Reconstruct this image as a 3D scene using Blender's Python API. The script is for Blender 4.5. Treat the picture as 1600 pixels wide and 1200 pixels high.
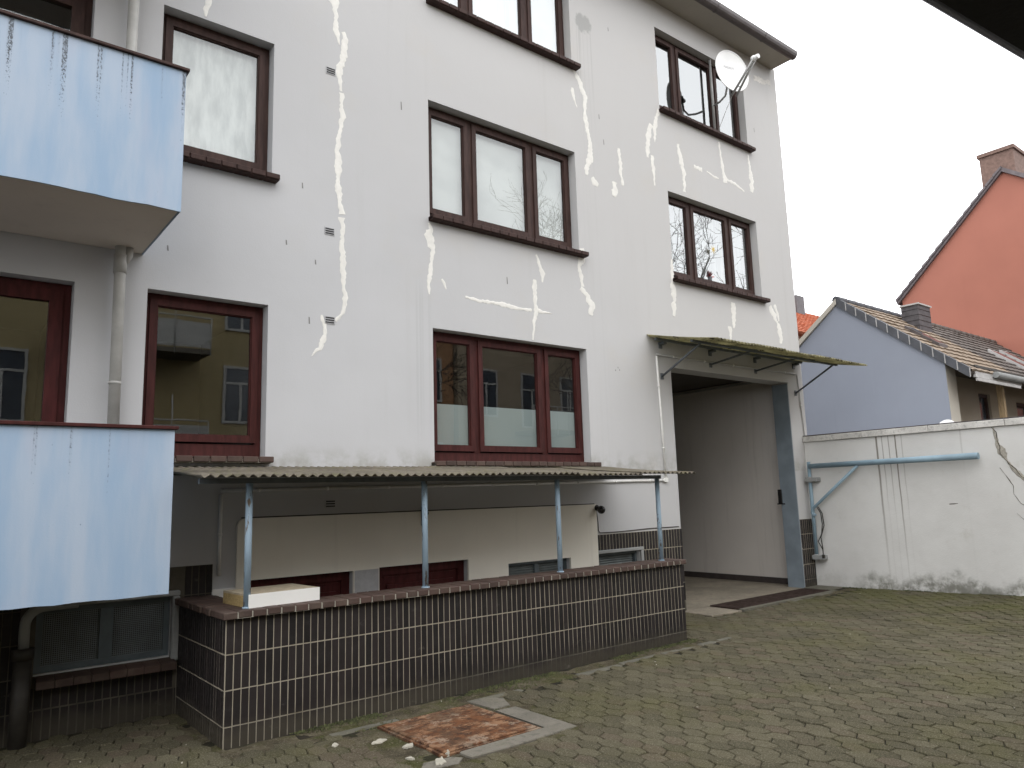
import bpy, bmesh, math, random
from mathutils import Vector, Matrix, noise as mnoise

# ------------------------------------------------------------------ camera, world, sun, exposure
scene = bpy.context.scene
for o in list(bpy.data.objects):
    bpy.data.objects.remove(o, do_unlink=True)
COL = scene.collection
R = math.radians
rng = random.Random(7)

EYE = Vector((0.0, 0.0, 1.70))
yaw, pitch, roll = R(-38.6455), R(8.7385), R(1.7463)
rot = Matrix.Rotation(yaw, 3, 'Z') @ Matrix.Rotation(pitch, 3, 'X') @ Matrix.Rotation(roll, 3, 'Y')
cr, cf, cu = rot.col[0], rot.col[1], rot.col[2]
cam_d = bpy.data.cameras.new('camera')
cam = bpy.data.objects.new('camera', cam_d)
COL.objects.link(cam)
cam.matrix_world = Matrix(((cr[0], cu[0], -cf[0], EYE[0]), (cr[1], cu[1], -cf[1], EYE[1]),
                           (cr[2], cu[2], -cf[2], EYE[2]), (0, 0, 0, 1)))
cam_d.sensor_width = 36.0
cam_d.lens = 36.0 * 1160.63 / 1600.0
cam_d.clip_start = 0.05
cam_d.clip_end = 500.0
scene.camera = cam

world = bpy.data.worlds.new('World')
scene.world = world
world.use_nodes = True
wn, wl = world.node_tree.nodes, world.node_tree.links
wn.clear()
w_out = wn.new('ShaderNodeOutputWorld')
w_bg = wn.new('ShaderNodeBackground')
w_bg.inputs['Strength'].default_value = 0.10
w_sky = wn.new('ShaderNodeTexSky')
w_sky.sky_type = 'NISHITA'
w_sky.sun_disc = False
w_sky.sun_elevation = R(48)
w_sky.sun_rotation = R(200)
w_mix = wn.new('ShaderNodeMix')
w_mix.data_type = 'RGBA'
w_mix.inputs[0].default_value = 0.90            # closed overcast: an even white cloud layer over the sky
w_mix.inputs[7].default_value = (30.0, 30.3, 30.9, 1)
wl.new(w_sky.outputs[0], w_mix.inputs[6])
wl.new(w_mix.outputs[2], w_bg.inputs['Color'])
wl.new(w_bg.outputs[0], w_out.inputs[0])

sun_d = bpy.data.lights.new('sun', 'SUN')
sun_d.energy = 0.6
sun_d.angle = R(40)
sun_d.color = (1.0, 0.97, 0.93)
sun = bpy.data.objects.new('sun', sun_d)
COL.objects.link(sun)
_az, _el = R(200), R(48)
_sd = Vector((math.sin(_az) * math.cos(_el), math.cos(_az) * math.cos(_el), math.sin(_el)))
sun.rotation_euler = _sd.to_track_quat('Z', 'Y').to_euler()

vs = scene.view_settings
vs.view_transform = 'Standard'
vs.look = 'None'
vs.gamma = 1.0
vs.use_curve_mapping = False
vs.exposure = 0.0
scene.cycles.max_bounces = 8
scene.cycles.transparent_max_bounces = 12

# ------------------------------------------------------------------ material helpers
class NT:
    """tiny helper round a material's node tree"""
    def __init__(s, name):
        s.m = bpy.data.materials.new(name)
        s.m.use_nodes = True
        s.n, s.l = s.m.node_tree.nodes, s.m.node_tree.links
        s.b = s.n['Principled BSDF']
        s.geo = None
    def pos(s):
        if s.geo is None:
            s.geo = s.n.new('ShaderNodeNewGeometry')
        return s.geo.outputs['Position']
    def xyz(s):
        sp = s.n.new('ShaderNodeSeparateXYZ'); s.l.new(s.pos(), sp.inputs[0]); return sp.outputs
    def put(s, sock, v):
        if isinstance(v, (int, float)): sock.default_value = v
        elif isinstance(v, tuple): sock.default_value = v if len(v) == 4 else (*v, 1)
        else: s.l.new(v, sock)
    def noise(s, scale=5.0, detail=3.0, rough=0.5, stretch=None, off=(0, 0, 0)):
        mp = s.n.new('ShaderNodeMapping'); s.l.new(s.pos(), mp.inputs[0])
        mp.inputs['Location'].default_value = off
        if stretch: mp.inputs['Scale'].default_value = stretch
        t = s.n.new('ShaderNodeTexNoise'); s.l.new(mp.outputs[0], t.inputs['Vector'])
        t.inputs['Scale'].default_value = scale; t.inputs['Detail'].default_value = detail; t.inputs['Roughness'].default_value = rough
        return t.outputs['Fac']
    def ramp(s, v, a, b, lo=0.0, hi=1.0):
        r = s.n.new('ShaderNodeMapRange'); s.put(r.inputs[0], v)
        for i, x in ((1, a), (2, b), (3, lo), (4, hi)): s.put(r.inputs[i], x)
        r.interpolation_type = 'SMOOTHSTEP'
        return r.outputs[0]
    def math(s, op, a, b=0.0, c=0.0):
        m = s.n.new('ShaderNodeMath'); m.operation = op
        s.put(m.inputs[0], a); s.put(m.inputs[1], b); s.put(m.inputs[2], c)
        return m.outputs[0]
    def mix(s, f, a, b, mode='MIX'):
        m = s.n.new('ShaderNodeMix'); m.data_type = 'RGBA'; m.blend_type = mode
        s.put(m.inputs[0], f); s.put(m.inputs[6], a); s.put(m.inputs[7], b)
        return m.outputs[2]
    def bump(s, h, strength=0.3, dist=0.01):
        b = s.n.new('ShaderNodeBump'); b.inputs['Strength'].default_value = strength; b.inputs['Distance'].default_value = dist
        s.l.new(h, b.inputs['Height']); s.l.new(b.outputs[0], s.b.inputs['Normal'])
    def done(s, col, rough=0.8, metal=0.0, spec=None):
        s.put(s.b.inputs['Base Color'], col); s.put(s.b.inputs['Roughness'], rough); s.put(s.b.inputs['Metallic'], metal)
        if spec is not None: s.b.inputs['Specular IOR Level'].default_value = spec
        return s.m

def sc(c, k): return tuple(min(1.0, x * k) for x in c)

def simple(name, col, rough=0.7, var=0.18, scale=6.0, bump=0.15, bscale=60.0, metal=0.0, stretch=None, spec=None):
    t = NT(name)
    n1 = t.noise(scale, 4, 0.6, stretch)
    c = t.mix(t.ramp(n1, 0.25, 0.75), sc(col, 1 - var), sc(col, 1 + var))
    if bump: t.bump(t.noise(bscale, 3, 0.6), bump, 0.006)
    return t.done(c, rough, metal, spec)

def m_plaster(name, col, var=0.05, dirt=(0.2, 0.19, 0.17), dirt_amt=0.25, bump=0.25):
    t = NT(name)
    big = t.noise(0.55, 4, 0.55)
    c = t.mix(t.ramp(big, 0.3, 0.7), sc(col, 1 - var), sc(col, 1 + var))
    warm = t.ramp(t.noise(0.35, 2, 0.5, off=(9, 2, 4)), 0.4, 0.7)
    c = t.mix(t.math('MULTIPLY', warm, 0.25), c, (col[0] * 1.03, col[1] * 0.995, col[2] * 0.93))
    st = t.ramp(t.noise(1.0, 4, 0.65, (7, 7, 0.35)), 0.55, 0.8)       # faint rain streaks
    c = t.mix(t.math('MULTIPLY', st, dirt_amt * 0.5), c, dirt)
    sp = t.ramp(t.noise(38, 2, 0.6, (1, 1, 0.6)), 0.70, 0.80)
    pt = t.ramp(t.noise(1.3, 3, 0.6, off=(3, 3, 3)), 0.5, 0.75)
    c = t.mix(t.math('MULTIPLY', t.math('MULTIPLY', sp, pt), dirt_amt), c, dirt)
    t.bump(t.math('ADD', t.noise(90, 3, 0.6), t.math('MULTIPLY', t.noise(7, 3, 0.5), 1.5)), bump, 0.004)
    return t.done(c, 0.92, spec=0.25), t

def m_facade():
    col = (0.472, 0.474, 0.484)
    t = NT('grey_facade_paint')
    big = t.noise(0.5, 4, 0.55)
    c = t.mix(t.ramp(big, 0.3, 0.7), sc(col, 0.955), sc(col, 1.04))
    X, Y, Z = t.xyz()
    # the render turns a warmer grey towards the right and the top
    warm = t.ramp(t.math('ADD', t.math('MULTIPLY', X, 0.55), t.math('MULTIPLY', Z, 0.5)), 2.5, 8.0)
    c = t.mix(t.math('MULTIPLY', warm, 0.75), c, (0.492, 0.481, 0.468))
    st = t.ramp(t.noise(1.0, 5, 0.65, (6, 6, 0.3)), 0.55, 0.85)
    c = t.mix(t.math('MULTIPLY', st, 0.18), c, (0.36, 0.35, 0.33))
    yel = t.ramp(t.noise(0.9, 4, 0.6, off=(4, 0, 1)), 0.56, 0.78)
    c = t.mix(t.math('MULTIPLY', yel, 0.22), c, (0.49, 0.45, 0.385))
    # the grey damp blotch with its runs, left of the top right window
    dx = t.math('SUBTRACT', X, 7.09); dz = t.math('SUBTRACT', Z, 8.46)
    wob = t.math('MULTIPLY', t.math('SUBTRACT', t.noise(9, 3, 0.6), 0.5), 0.22)
    r = t.math('ADD', t.math('SQRT', t.math('ADD', t.math('MULTIPLY', dx, dx), t.math('MULTIPLY', dz, dz))), wob)
    bl = t.ramp(r, 0.17, 0.11, 0.0, 1.0)
    inx = t.ramp(t.math('ABSOLUTE', t.math('ADD', dx, 0.02)), 0.24, 0.10)
    run = t.math('MULTIPLY', t.ramp(t.noise(1.0, 2, 0.5, (26, 26, 0.25)), 0.52, 0.68), inx)
    run = t.math('MULTIPLY', run, t.math('MULTIPLY', t.ramp(dz, 0.0, -0.1), t.ramp(dz, -1.9, -0.3, 0.15, 1.0)))
    c = t.mix(t.math('MULTIPLY', t.math('MAXIMUM', bl, t.math('MULTIPLY', run, 0.55)), 0.55), c, (0.24, 0.245, 0.235))
    # thin runs left of the lower three-light window
    ax = t.ramp(t.math('ABSOLUTE', t.math('SUBTRACT', X, 4.30)), 0.16, 0.08)
    az = t.math('MULTIPLY', t.ramp(Z, 4.35, 3.8), t.ramp(Z, 2.1, 2.9))
    ru = t.math('MULTIPLY', t.math('MULTIPLY', ax, az), t.ramp(t.noise(1.0, 1, 0.5, (30, 30, 0.1)), 0.5, 0.66))
    c = t.mix(t.math('MULTIPLY', ru, 0.14), c, (0.27, 0.27, 0.26))
    # dirt washed up where the lower canopy meets the wall
    zc = t.math('MULTIPLY', t.ramp(Z, 2.33, 2.06), t.ramp(Z, 2.0, 2.03))
    c = t.mix(t.math('MULTIPLY', t.math('MULTIPLY', zc, t.ramp(t.noise(5, 4, 0.6), 0.35, 0.7)), 0.6), c, (0.25, 0.24, 0.2))
    sp = t.math('MULTIPLY', t.ramp(t.noise(30, 2, 0.6, (1, 1, 0.5)), 0.72, 0.80), t.ramp(t.noise(1.0, 3, 0.6, off=(7, 1, 3)), 0.52, 0.75))
    c = t.mix(t.math('MULTIPLY', sp, 0.35), c, (0.18, 0.17, 0.15))
    t.bump(t.math('ADD', t.noise(85, 3, 0.6), t.math('MULTIPLY', t.noise(6, 3, 0.5), 2.0)), 0.22, 0.004)
    return t.done(c, 0.93, spec=0.25)

def m_blue(zt, off, thr):
    """pale blue balcony paint; zt = world height of the rim the mould runs from"""
    t = NT('pale_blue_balcony_paint')
    X, Y, Z = t.xyz()
    col = (0.33, 0.44, 0.595)
    n = t.ramp(t.noise(1.0, 4, 0.6, (4, 4, 0.7)), 0.32, 0.68)
    c = t.mix(n, (0.268, 0.366, 0.490), (0.360, 0.426, 0.515))
    pk = t.ramp(t.noise(1.0, 3, 0.55, (3, 3, 0.8), off=(5, 0, 0)), 0.55, 0.78)
    c = t.mix(t.math('MULTIPLY', pk, 0.6), c, (0.395, 0.408, 0.485))
    depth = t.math('SUBTRACT', zt, Z)
    colm = t.ramp(t.noise(1.0, 3, 0.65, (8.5, 8.5, 0.04), off=(off, 0, 0)), thr, thr + 0.075)
    reach = t.ramp(depth, 0.95, 0.0, 0.0, 1.0)
    speck = t.noise(85, 4, 0.8, (1, 1, 0.55))
    mould = t.ramp(t.math('ADD', speck, t.math('MULTIPLY', t.math('MULTIPLY', colm, reach), 0.27)), 0.685, 0.765)
    c = t.mix(t.math('MULTIPLY', mould, t.math('MULTIPLY', colm, 0.95)), c, (0.05, 0.052, 0.055))
    haze_ = t.math('MULTIPLY', t.math('MULTIPLY', colm, t.ramp(depth, 0.45, 0.0)), 0.35)
    c = t.mix(haze_, c, (0.2, 0.23, 0.27))
    few = t.math('MULTIPLY', t.ramp(t.noise(26, 2, 0.5, (1, 1, 0.8), off=(2, 2, 2)), 0.75, 0.79), t.ramp(t.noise(2, 2, 0.5), 0.5, 0.6))
    c = t.mix(t.math('MULTIPLY', few, 0.7), c, (0.16, 0.19, 0.24))
    t.bump(t.math('ADD', t.noise(110, 2, 0.5), t.math('MULTIPLY', t.noise(4, 2, 0.5), 2.0)), 0.14, 0.003)
    return t.done(c, 0.85, spec=0.3)

def m_tile(name='brown_split_tile'):
    t = NT(name)
    oi = t.n.new('ShaderNodeObjectInfo').outputs['Random']
    isl = t.pos() and t.geo.outputs['Random Per Island']
    r = t.math('FRACT', t.math('ADD', t.math('MULTIPLY', oi, 3.7), isl))
    X, Y, Z = t.xyz()
    c = t.mix(r, (0.011, 0.0092, 0.0092), (0.023, 0.018, 0.0175))
    c = t.mix(t.math('MULTIPLY', t.ramp(t.noise(14, 4, 0.6), 0.5, 0.8), 0.35), c, (0.040, 0.034, 0.032))
    dirt = t.math('MULTIPLY', t.ramp(t.math('ADD', Z, t.math('MULTIPLY', t.noise(4, 4, 0.6), -0.20)), 0.13, -0.03), 0.8)
    c = t.mix(dirt, c, (0.050, 0.043, 0.032))
    wash = t.ramp(t.noise(5, 5, 0.7, (1, 1, 1.6)), 0.62, 0.80)
    c = t.mix(t.math('MULTIPLY', wash, 0.45), c, (0.17, 0.155, 0.135))
    chip = t.ramp(t.noise(34, 3, 0.7, off=(4, 4, 1)), 0.76, 0.80)
    c = t.mix(t.math('MULTIPLY', chip, 0.5), c, (0.32, 0.30, 0.27))
    t.bump(t.noise(45, 3, 0.6), 0.15, 0.003)
    return t.done(c, t.ramp(t.noise(20, 3, 0.6), 0.3, 0.7, 0.45, 0.65), spec=0.28)

def m_grout():
    t = NT('tile_grout')
    X, Y, Z = t.xyz()
    c = t.mix(t.noise(7, 4, 0.6), (0.23, 0.20, 0.15), (0.40, 0.36, 0.285))
    c = t.mix(t.ramp(t.noise(3, 3, 0.6, off=(1, 5, 2)), 0.55, 0.75), c, (0.20, 0.17, 0.12))
    dirt = t.math('MULTIPLY', t.ramp(t.math('ADD', Z, t.math('MULTIPLY', t.noise(2.5, 4, 0.6), -0.26)), 0.18, -0.02), t.ramp(X, 2.6, 4.2, 0.25, 1.0))
    c = t.mix(dirt, c, (0.06, 0.054, 0.04))
    return t.done(c, 0.95)

def m_clinker():
    t = NT('clinker_brick')
    oi = t.n.new('ShaderNodeObjectInfo').outputs['Random']
    c = t.mix(oi, (0.042, 0.024, 0.018), (0.070, 0.039, 0.030))
    c = t.mix(t.math('MULTIPLY', t.ramp(t.noise(9, 4, 0.6), 0.42, 0.75), 0.5), c, (0.10, 0.075, 0.056))
    t.bump(t.noise(50, 3, 0.6), 0.25, 0.004)
    return t.done(c, 0.72)

def m_paver(name, use_obj):
    t = NT(name)
    t.pos()
    rnd = t.n.new('ShaderNodeObjectInfo').outputs['Random'] if use_obj else t.geo.outputs['Random Per Island']
    c = t.mix(rnd, (0.067, 0.060, 0.038), (0.106, 0.095, 0.062))
    pink = t.ramp(t.math('FRACT', t.math('MULTIPLY', rnd, 7.31)), 0.72, 0.95)
    c = t.mix(t.math('MULTIPLY', pink, 0.45), c, (0.105, 0.077, 0.058))
    mg = t.ramp(t.noise(1.2, 5, 0.62), 0.44, 0.70)                    # green film
    c = t.mix(t.math('MULTIPLY', mg, 0.60), c, (0.080, 0.076, 0.030))
    X, Y, Z = t.xyz()
    nw = t.math('MULTIPLY', t.ramp(X, 9.2, 11.2), t.ramp(t.noise(1.4, 5, 0.65, off=(3, 2, 0)), 0.36, 0.62))
    c = t.mix(t.math('MULTIPLY', nw, 0.7), c, (0.070, 0.072, 0.022))
    dk = t.ramp(t.noise(0.8, 4, 0.6, off=(5, 3, 0)), 0.5, 0.75)
    c = t.mix(t.math('MULTIPLY', dk, 0.55), c, (0.044, 0.039, 0.029))
    gr = t.noise(105, 3, 0.8)
    c = t.mix(t.math('MULTIPLY', t.ramp(gr, 0.53, 0.70), 0.75), c, (0.255, 0.230, 0.175))
    c = t.mix(t.math('MULTIPLY', t.ramp(gr, 0.47, 0.32), 0.75), c, (0.022, 0.019, 0.012))
    t.bump(t.math('ADD', gr, t.math('MULTIPLY', t.noise(30, 3, 0.6), 1.5)), 0.7, 0.010)
    return t.done(c, 0.95, spec=0.12)

def m_soil():
    t = NT('soil_and_moss')
    c = t.mix(t.ramp(t.noise(3, 5, 0.65), 0.35, 0.68), (0.010, 0.0085, 0.006), (0.030, 0.025, 0.016))
    g = t.ramp(t.noise(2.4, 5, 0.65, off=(2, 8, 1)), 0.42, 0.68)
    c = t.mix(t.math('MULTIPLY', g, 0.6), c, (0.026, 0.028, 0.009))
    c = t.mix(t.math('MULTIPLY', t.ramp(t.noise(160, 2, 0.7), 0.55, 0.75), 0.3), c, (0.09, 0.08, 0.06))
    t.bump(t.noise(70, 4, 0.7), 0.8, 0.01)
    return t.done(c, 0.97, spec=0.2)

def m_dirt():
    t = NT('gravelly_dirt_and_moss')
    c = t.mix(t.ramp(t.noise(5, 5, 0.65), 0.35, 0.68), (0.060, 0.050, 0.033), (0.130, 0.112, 0.075))
    g = t.ramp(t.noise(3.4, 5, 0.68, off=(2, 8, 1)), 0.46, 0.64)
    c = t.mix(t.math('MULTIPLY', g, 0.75), c, (0.062, 0.064, 0.020))
    gr = t.noise(62, 4, 0.8)
    c = t.mix(t.math('MULTIPLY', t.ramp(gr, 0.55, 0.66), 0.7), c, (0.24, 0.215, 0.165))
    c = t.mix(t.math('MULTIPLY', t.ramp(gr, 0.45, 0.32), 0.7), c, (0.022, 0.018, 0.012))
    t.bump(t.math('ADD', gr, t.noise(22, 4, 0.7)), 0.9, 0.02)
    return t.done(c, 0.97, spec=0.1)

def m_concrete(name, col, stain=0.4):
    t = NT(name)
    c = t.mix(t.ramp(t.noise(2.2, 5, 0.6), 0.3, 0.7), sc(col, 0.78), sc(col, 1.15))
    c = t.mix(t.math('MULTIPLY', t.ramp(t.noise(4, 5, 0.65, off=(3, 1, 0)), 0.5, 0.75), stain), c, (0.085, 0.08, 0.045))
    c = t.mix(t.math('MULTIPLY', t.ramp(t.noise(70, 3, 0.8), 0.52, 0.70), 0.45), c, sc(col, 1.6))
    c = t.mix(t.math('MULTIPLY', t.ramp(t.noise(16, 5, 0.75, off=(6, 6, 1)), 0.50, 0.66), 0.6), c, sc(col, 0.5))
    t.bump(t.noise(45, 4, 0.7), 0.6, 0.008)
    return t.done(c, 0.92)

def m_rust():
    t = NT('rusty_steel')
    c = t.mix(t.ramp(t.noise(11, 7, 0.78), 0.36, 0.60), (0.040, 0.023, 0.016), (0.130, 0.056, 0.026))
    c = t.mix(t.math('MULTIPLY', t.ramp(t.noise(7, 7, 0.80, (0.8, 1.6, 1), off=(2, 5, 0)), 0.50, 0.58), 0.85), c, (0.235, 0.135, 0.078))
    c = t.mix(t.math('MULTIPLY', t.ramp(t.noise(5, 7, 0.80, off=(8, 2, 0)), 0.53, 0.62), 0.8), c, (0.27, 0.205, 0.150))
    c = t.mix(t.math('MULTIPLY', t.ramp(t.noise(3, 6, 0.75, off=(1, 7, 0)), 0.50, 0.62), 0.55), c, (0.060, 0.042, 0.028))
    t.bump(t.noise(60, 4, 0.7), 0.5, 0.006)
    return t.done(c, 0.92, spec=0.15)

def m_flaky(name, col, under, lo=0.60):
    t = NT(name)
    X, Y, Z = t.xyz()
    n = t.noise(11, 5, 0.65, (2.5, 2.5, 0.7))
    c = t.mix(t.ramp(t.noise(3, 3, 0.5), 0.3, 0.7), sc(col, 0.85), sc(col, 1.12))
    c = t.mix(t.ramp(n, lo, lo + 0.05), c, under)
    t.bump(n, 0.3, 0.004)
    return t.done(c, 0.6)

def m_wood(name, col, gloss=0.58):
    t = NT(name)
    g = t.noise(1.0, 4, 0.6, (22, 22, 4))
    c = t.mix(t.ramp(g, 0.3, 0.7), sc(col, 0.72), sc(col, 1.22))
    t.bump(g, 0.12, 0.003)
    return t.done(c, gloss, spec=0.18)

def m_corr():
    t = NT('weathered_fibre_cement')
    c = t.mix(t.ramp(t.noise(2.5, 5, 0.65), 0.3, 0.7), (0.085, 0.072, 0.054), (0.175, 0.150, 0.115))
    c = t.mix(t.math('MULTIPLY', t.ramp(t.noise(6, 5, 0.7, off=(4, 4, 0)), 0.48, 0.66), 0.7), c, (0.125, 0.115, 0.055))
    c = t.mix(t.math('MULTIPLY', t.ramp(t.noise(13, 4, 0.7, off=(1, 4, 9)), 0.58, 0.7), 0.8), c, (0.045, 0.04, 0.03))
    t.bump(t.noise(50, 4, 0.7), 0.5, 0.006)
    return t.done(c, 0.95)

def m_corr_gate():
    t = NT('yellowed_glass_fibre_sheet')
    c = t.mix(t.ramp(t.noise(4, 5, 0.65), 0.3, 0.7), (0.25, 0.235, 0.15), (0.50, 0.47, 0.32))
    c = t.mix(t.ramp(t.noise(9, 5, 0.7, off=(4, 4, 0)), 0.54, 0.66), c, (0.05, 0.043, 0.028))
    b = t.b
    t.bump(t.noise(50, 4, 0.7), 0.4, 0.006)
    t.done(c, 0.8)
    tr = t.n.new('ShaderNodeBsdfTranslucent'); t.l.new(c, tr.inputs[0])
    ms = t.n.new('ShaderNodeMixShader'); ms.inputs[0].default_value = 0.62
    t.l.new(b.outputs[0], ms.inputs[1]); t.l.new(tr.outputs[0], ms.inputs[2])
    t.l.new(ms.outputs[0], t.n['Material Output'].inputs[0])
    return t.m

def m_glass(name, tint=(0.86, 0.88, 0.87), ior=1.9):
    """double glazing as one sheet: mirror by Fresnel, the rest passes through"""
    t = NT(name)
    t.n.remove(t.b)
    fr = t.n.new('ShaderNodeFresnel'); fr.inputs['IOR'].default_value = ior
    gl = t.n.new('ShaderNodeBsdfGlossy'); gl.inputs['Roughness'].default_value = 0.0
    gl.inputs['Color'].default_value = (0.95, 0.97, 0.97, 1)
    tr = t.n.new('ShaderNodeBsdfTransparent'); tr.inputs[0].default_value = (*tint, 1)
    ms = t.n.new('ShaderNodeMixShader')
    bp = t.n.new('ShaderNodeBump'); bp.inputs['Strength'].default_value = 0.004; bp.inputs['Distance'].default_value = 0.05
    t.l.new(t.noise(3.0, 2, 0.5), bp.inputs['Height']); t.l.new(bp.outputs[0], gl.inputs['Normal'])
    bf = t.geo.outputs['Backfacing']                # seen from the room side the sheet keeps a low, even mirror share
    fac = t.math('ADD', t.math('MULTIPLY', fr.outputs[0], t.math('SUBTRACT', 1.0, bf)), t.math('MULTIPLY', bf, 0.14))
    t.l.new(fac, ms.inputs[0]); t.l.new(tr.outputs[0], ms.inputs[1]); t.l.new(gl.outputs[0], ms.inputs[2])
    t.l.new(ms.outputs[0], t.n['Material Output'].inputs[0])
    return t.m

def m_cloth(name, a, b, scale=9.0, stretch=(5, 5, 0.25)):
    t = NT(name)
    c = t.mix(t.ramp(t.noise(scale * 0.25, 4, 0.6, stretch), 0.3, 0.7), a, b)
    return t.done(c, 0.95, spec=0.1)

def m_white_wall():
    t = NT('dirty_white_wall_paint')
    X, Y, Z = t.xyz()
    c = t.mix(t.ramp(t.noise(0.9, 5, 0.6), 0.3, 0.7), (0.600, 0.588, 0.565), (0.680, 0.670, 0.648))
    c = t.mix(t.math('MULTIPLY', t.ramp(t.noise(2.6, 5, 0.7, off=(3, 6, 2)), 0.58, 0.75), 0.3), c, (0.42, 0.39, 0.33))
    wob = t.math('MULTIPLY', t.math('SUBTRACT', t.noise(2.2, 5, 0.65, off=(1, 1, 1)), 0.5), 0.9)
    low = t.ramp(t.math('ADD', Z, wob), 0.42, 0.16)
    gr = t.ramp(t.noise(4, 5, 0.7), 0.34, 0.56)
    side = t.ramp(Y, 6.4, 5.8, 0.25, 1.0)
    c = t.mix(t.math('MULTIPLY', t.math('MULTIPLY', low, gr), t.math('MULTIPLY', side, 0.8)), c, (0.115, 0.113, 0.085))
    # rust-dark runs below the joints of the coping
    for yy, w, zlow, k in ((5.70, 0.013, 0.15, 0.8), (5.61, 0.007, 1.2, 0.55), (5.51, 0.0065, 1.1, 0.6), (5.405, 0.009, 0.2, 0.85), (5.31, 0.007, 0.9, 0.35), (4.46, 0.010, 1.9, 0.2)):
        wv = t.math('MULTIPLY', t.math('SUBTRACT', t.noise(3, 2, 0.5, off=(yy, 0, 0)), 0.5), 0.018)
        d = t.math('ABSOLUTE', t.math('SUBTRACT', t.math('ADD', Y, wv), yy))
        k2 = t.math('MULTIPLY', t.ramp(d, w * 1.8, w * 0.3), t.math('MULTIPLY', t.ramp(Z, zlow, 2.3, 0.12, 1.0), k))
        c = t.mix(k2, c, (0.11, 0.09, 0.06))
    sp = t.ramp(t.noise(24, 3, 0.65), 0.74, 0.79)
    c = t.mix(t.math('MULTIPLY', sp, 0.35), c, (0.17, 0.15, 0.13))
    t.bump(t.math('ADD', t.noise(60, 3, 0.6), t.math('MULTIPLY', t.noise(5, 3, 0.5), 2.5)), 0.35, 0.006)
    return t.done(c, 0.92, spec=0.2)

M = {}
M['facade'] = m_facade()
M['blue_top'] = m_blue(5.10, 1.7, 0.545)
M['blue_low'] = m_blue(2.30, 3.9, 0.565)
M['tile'] = m_tile()
M['grout'] = m_grout()
M['grout_dark'] = simple('shaded_grout', (0.075, 0.066, 0.05), 0.95, 0.3, 6)  # darker grout copy with the shade under the balcony in its colour
M['clinker'] = m_clinker()
M['mortar'] = simple('mortar', (0.30, 0.28, 0.235), 0.95, 0.25, 10)
M['paver'] = m_paver('concrete_paver', True)
M['paver_far'] = m_paver('concrete_paver_far', False)
M['soil'] = m_soil()
M['dirt'] = m_dirt()
M['slab'] = m_concrete('concrete_slab', (0.135, 0.122, 0.098))
M['kerb'] = m_concrete('mossy_concrete_edging', (0.105, 0.098, 0.075), 0.6)
M['rust'] = m_rust()
M['post'] = m_flaky('flaking_light_blue_paint', (0.25, 0.335, 0.41), (0.10, 0.075, 0.05), 0.585)
M['arm'] = m_flaky('light_blue_pipe_paint', (0.215, 0.305, 0.365), (0.12, 0.08, 0.05), 0.68)
M['steel'] = simple('grey_blue_painted_steel', (0.11, 0.125, 0.14), 0.6, 0.2, 8)
M['frame_brown'] = m_wood('brown_window_frame', (0.046, 0.025, 0.021))
M['frame_red'] = m_wood('mahogany_window_frame', (0.050, 0.0135, 0.012))
M['door_red'] = m_wood('dark_red_door_paint', (0.060, 0.013, 0.013), 0.5)
M['glass'] = m_glass('window_glass', ior=2.0)
M['glass_bright'] = m_glass('mirror_bright_window_glass', (0.7, 0.72, 0.72), 3.5)
M['dark'] = simple('dark_interior', (0.03, 0.028, 0.026), 0.9, 0.2, 3, 0)
M['curtain'] = m_cloth('white_net_curtain', (0.50, 0.52, 0.52), (0.74, 0.75, 0.75))
M['blind'] = m_cloth('pale_roller_blind', (0.44, 0.45, 0.445), (0.56, 0.57, 0.56), 5, (1, 1, 1.5))
M['frosted'] = m_cloth('frosted_film', (0.25, 0.295, 0.295), (0.285, 0.33, 0.33), 2, (1, 1, 1))
M['frosted_pane'] = m_cloth('frosted_glass_sheet', (0.40, 0.415, 0.41), (0.64, 0.65, 0.64), 16, (2.2, 2.2, 0.6))
M['lace'] = m_cloth('lace_curtain', (0.06, 0.062, 0.065), (0.34, 0.345, 0.35), 14, (9, 9, 0.6))
M['filler'] = simple('white_crack_filler', (0.70, 0.685, 0.645), 0.9, 0.06, 14, 0.25, 50)
M['scuff'] = simple('grey_scuff', (0.20, 0.195, 0.19), 0.9, 0.2, 20, 0)
M['vent'] = simple('vent_slot', (0.03, 0.03, 0.03), 0.9, 0.1, 9, 0)
M['vent_frame'] = simple('vent_frame', (0.40, 0.40, 0.41), 0.7, 0.08, 20, 0)
M['under'] = m_plaster('grey_brown_soffit_plaster', (0.66, 0.61, 0.555), 0.08)[0]
M['eaves'] = m_plaster('eaves_soffit_paint', (0.40, 0.375, 0.33), 0.1, (0.2, 0.17, 0.13), 0.4)[0]
M['bay'] = m_plaster('cream_basement_plaster', (0.76, 0.725, 0.645), 0.06)[0]
M['white_paint'] = m_plaster('whitewash', (0.78, 0.77, 0.75), 0.06)[0]
M['gutter'] = simple('dark_zinc_gutter', (0.085, 0.072, 0.07), 0.5, 0.2, 8, 0.1)
M['pipe'] = simple('grey_downpipe_paint', (0.40, 0.395, 0.375), 0.55, 0.1, 6, 0.1)
M['iron'] = simple('brown_cast_iron', (0.030, 0.026, 0.021), 0.6, 0.25, 9, 0.2)
M['jamb'] = m_flaky('blue_grey_gate_paint', (0.185, 0.22, 0.25), (0.12, 0.12, 0.12), 0.72)
M['passage'] = m_plaster('passage_wall_paint', (0.60, 0.565, 0.53), 0.08, (0.12, 0.1, 0.09), 0.35)[0]
M['passage_far'] = simple('shaded_gateway_paint', (0.05, 0.045, 0.042), 0.9, 0.2, 2)  # side and end walls darkened in colour to deepen the passage's shade
M['passage_top'] = simple('shaded_ceiling_paint', (0.07, 0.062, 0.055), 0.9, 0.15, 2)  # ceiling colour holds the passage's shade and cuts bounce light
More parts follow.
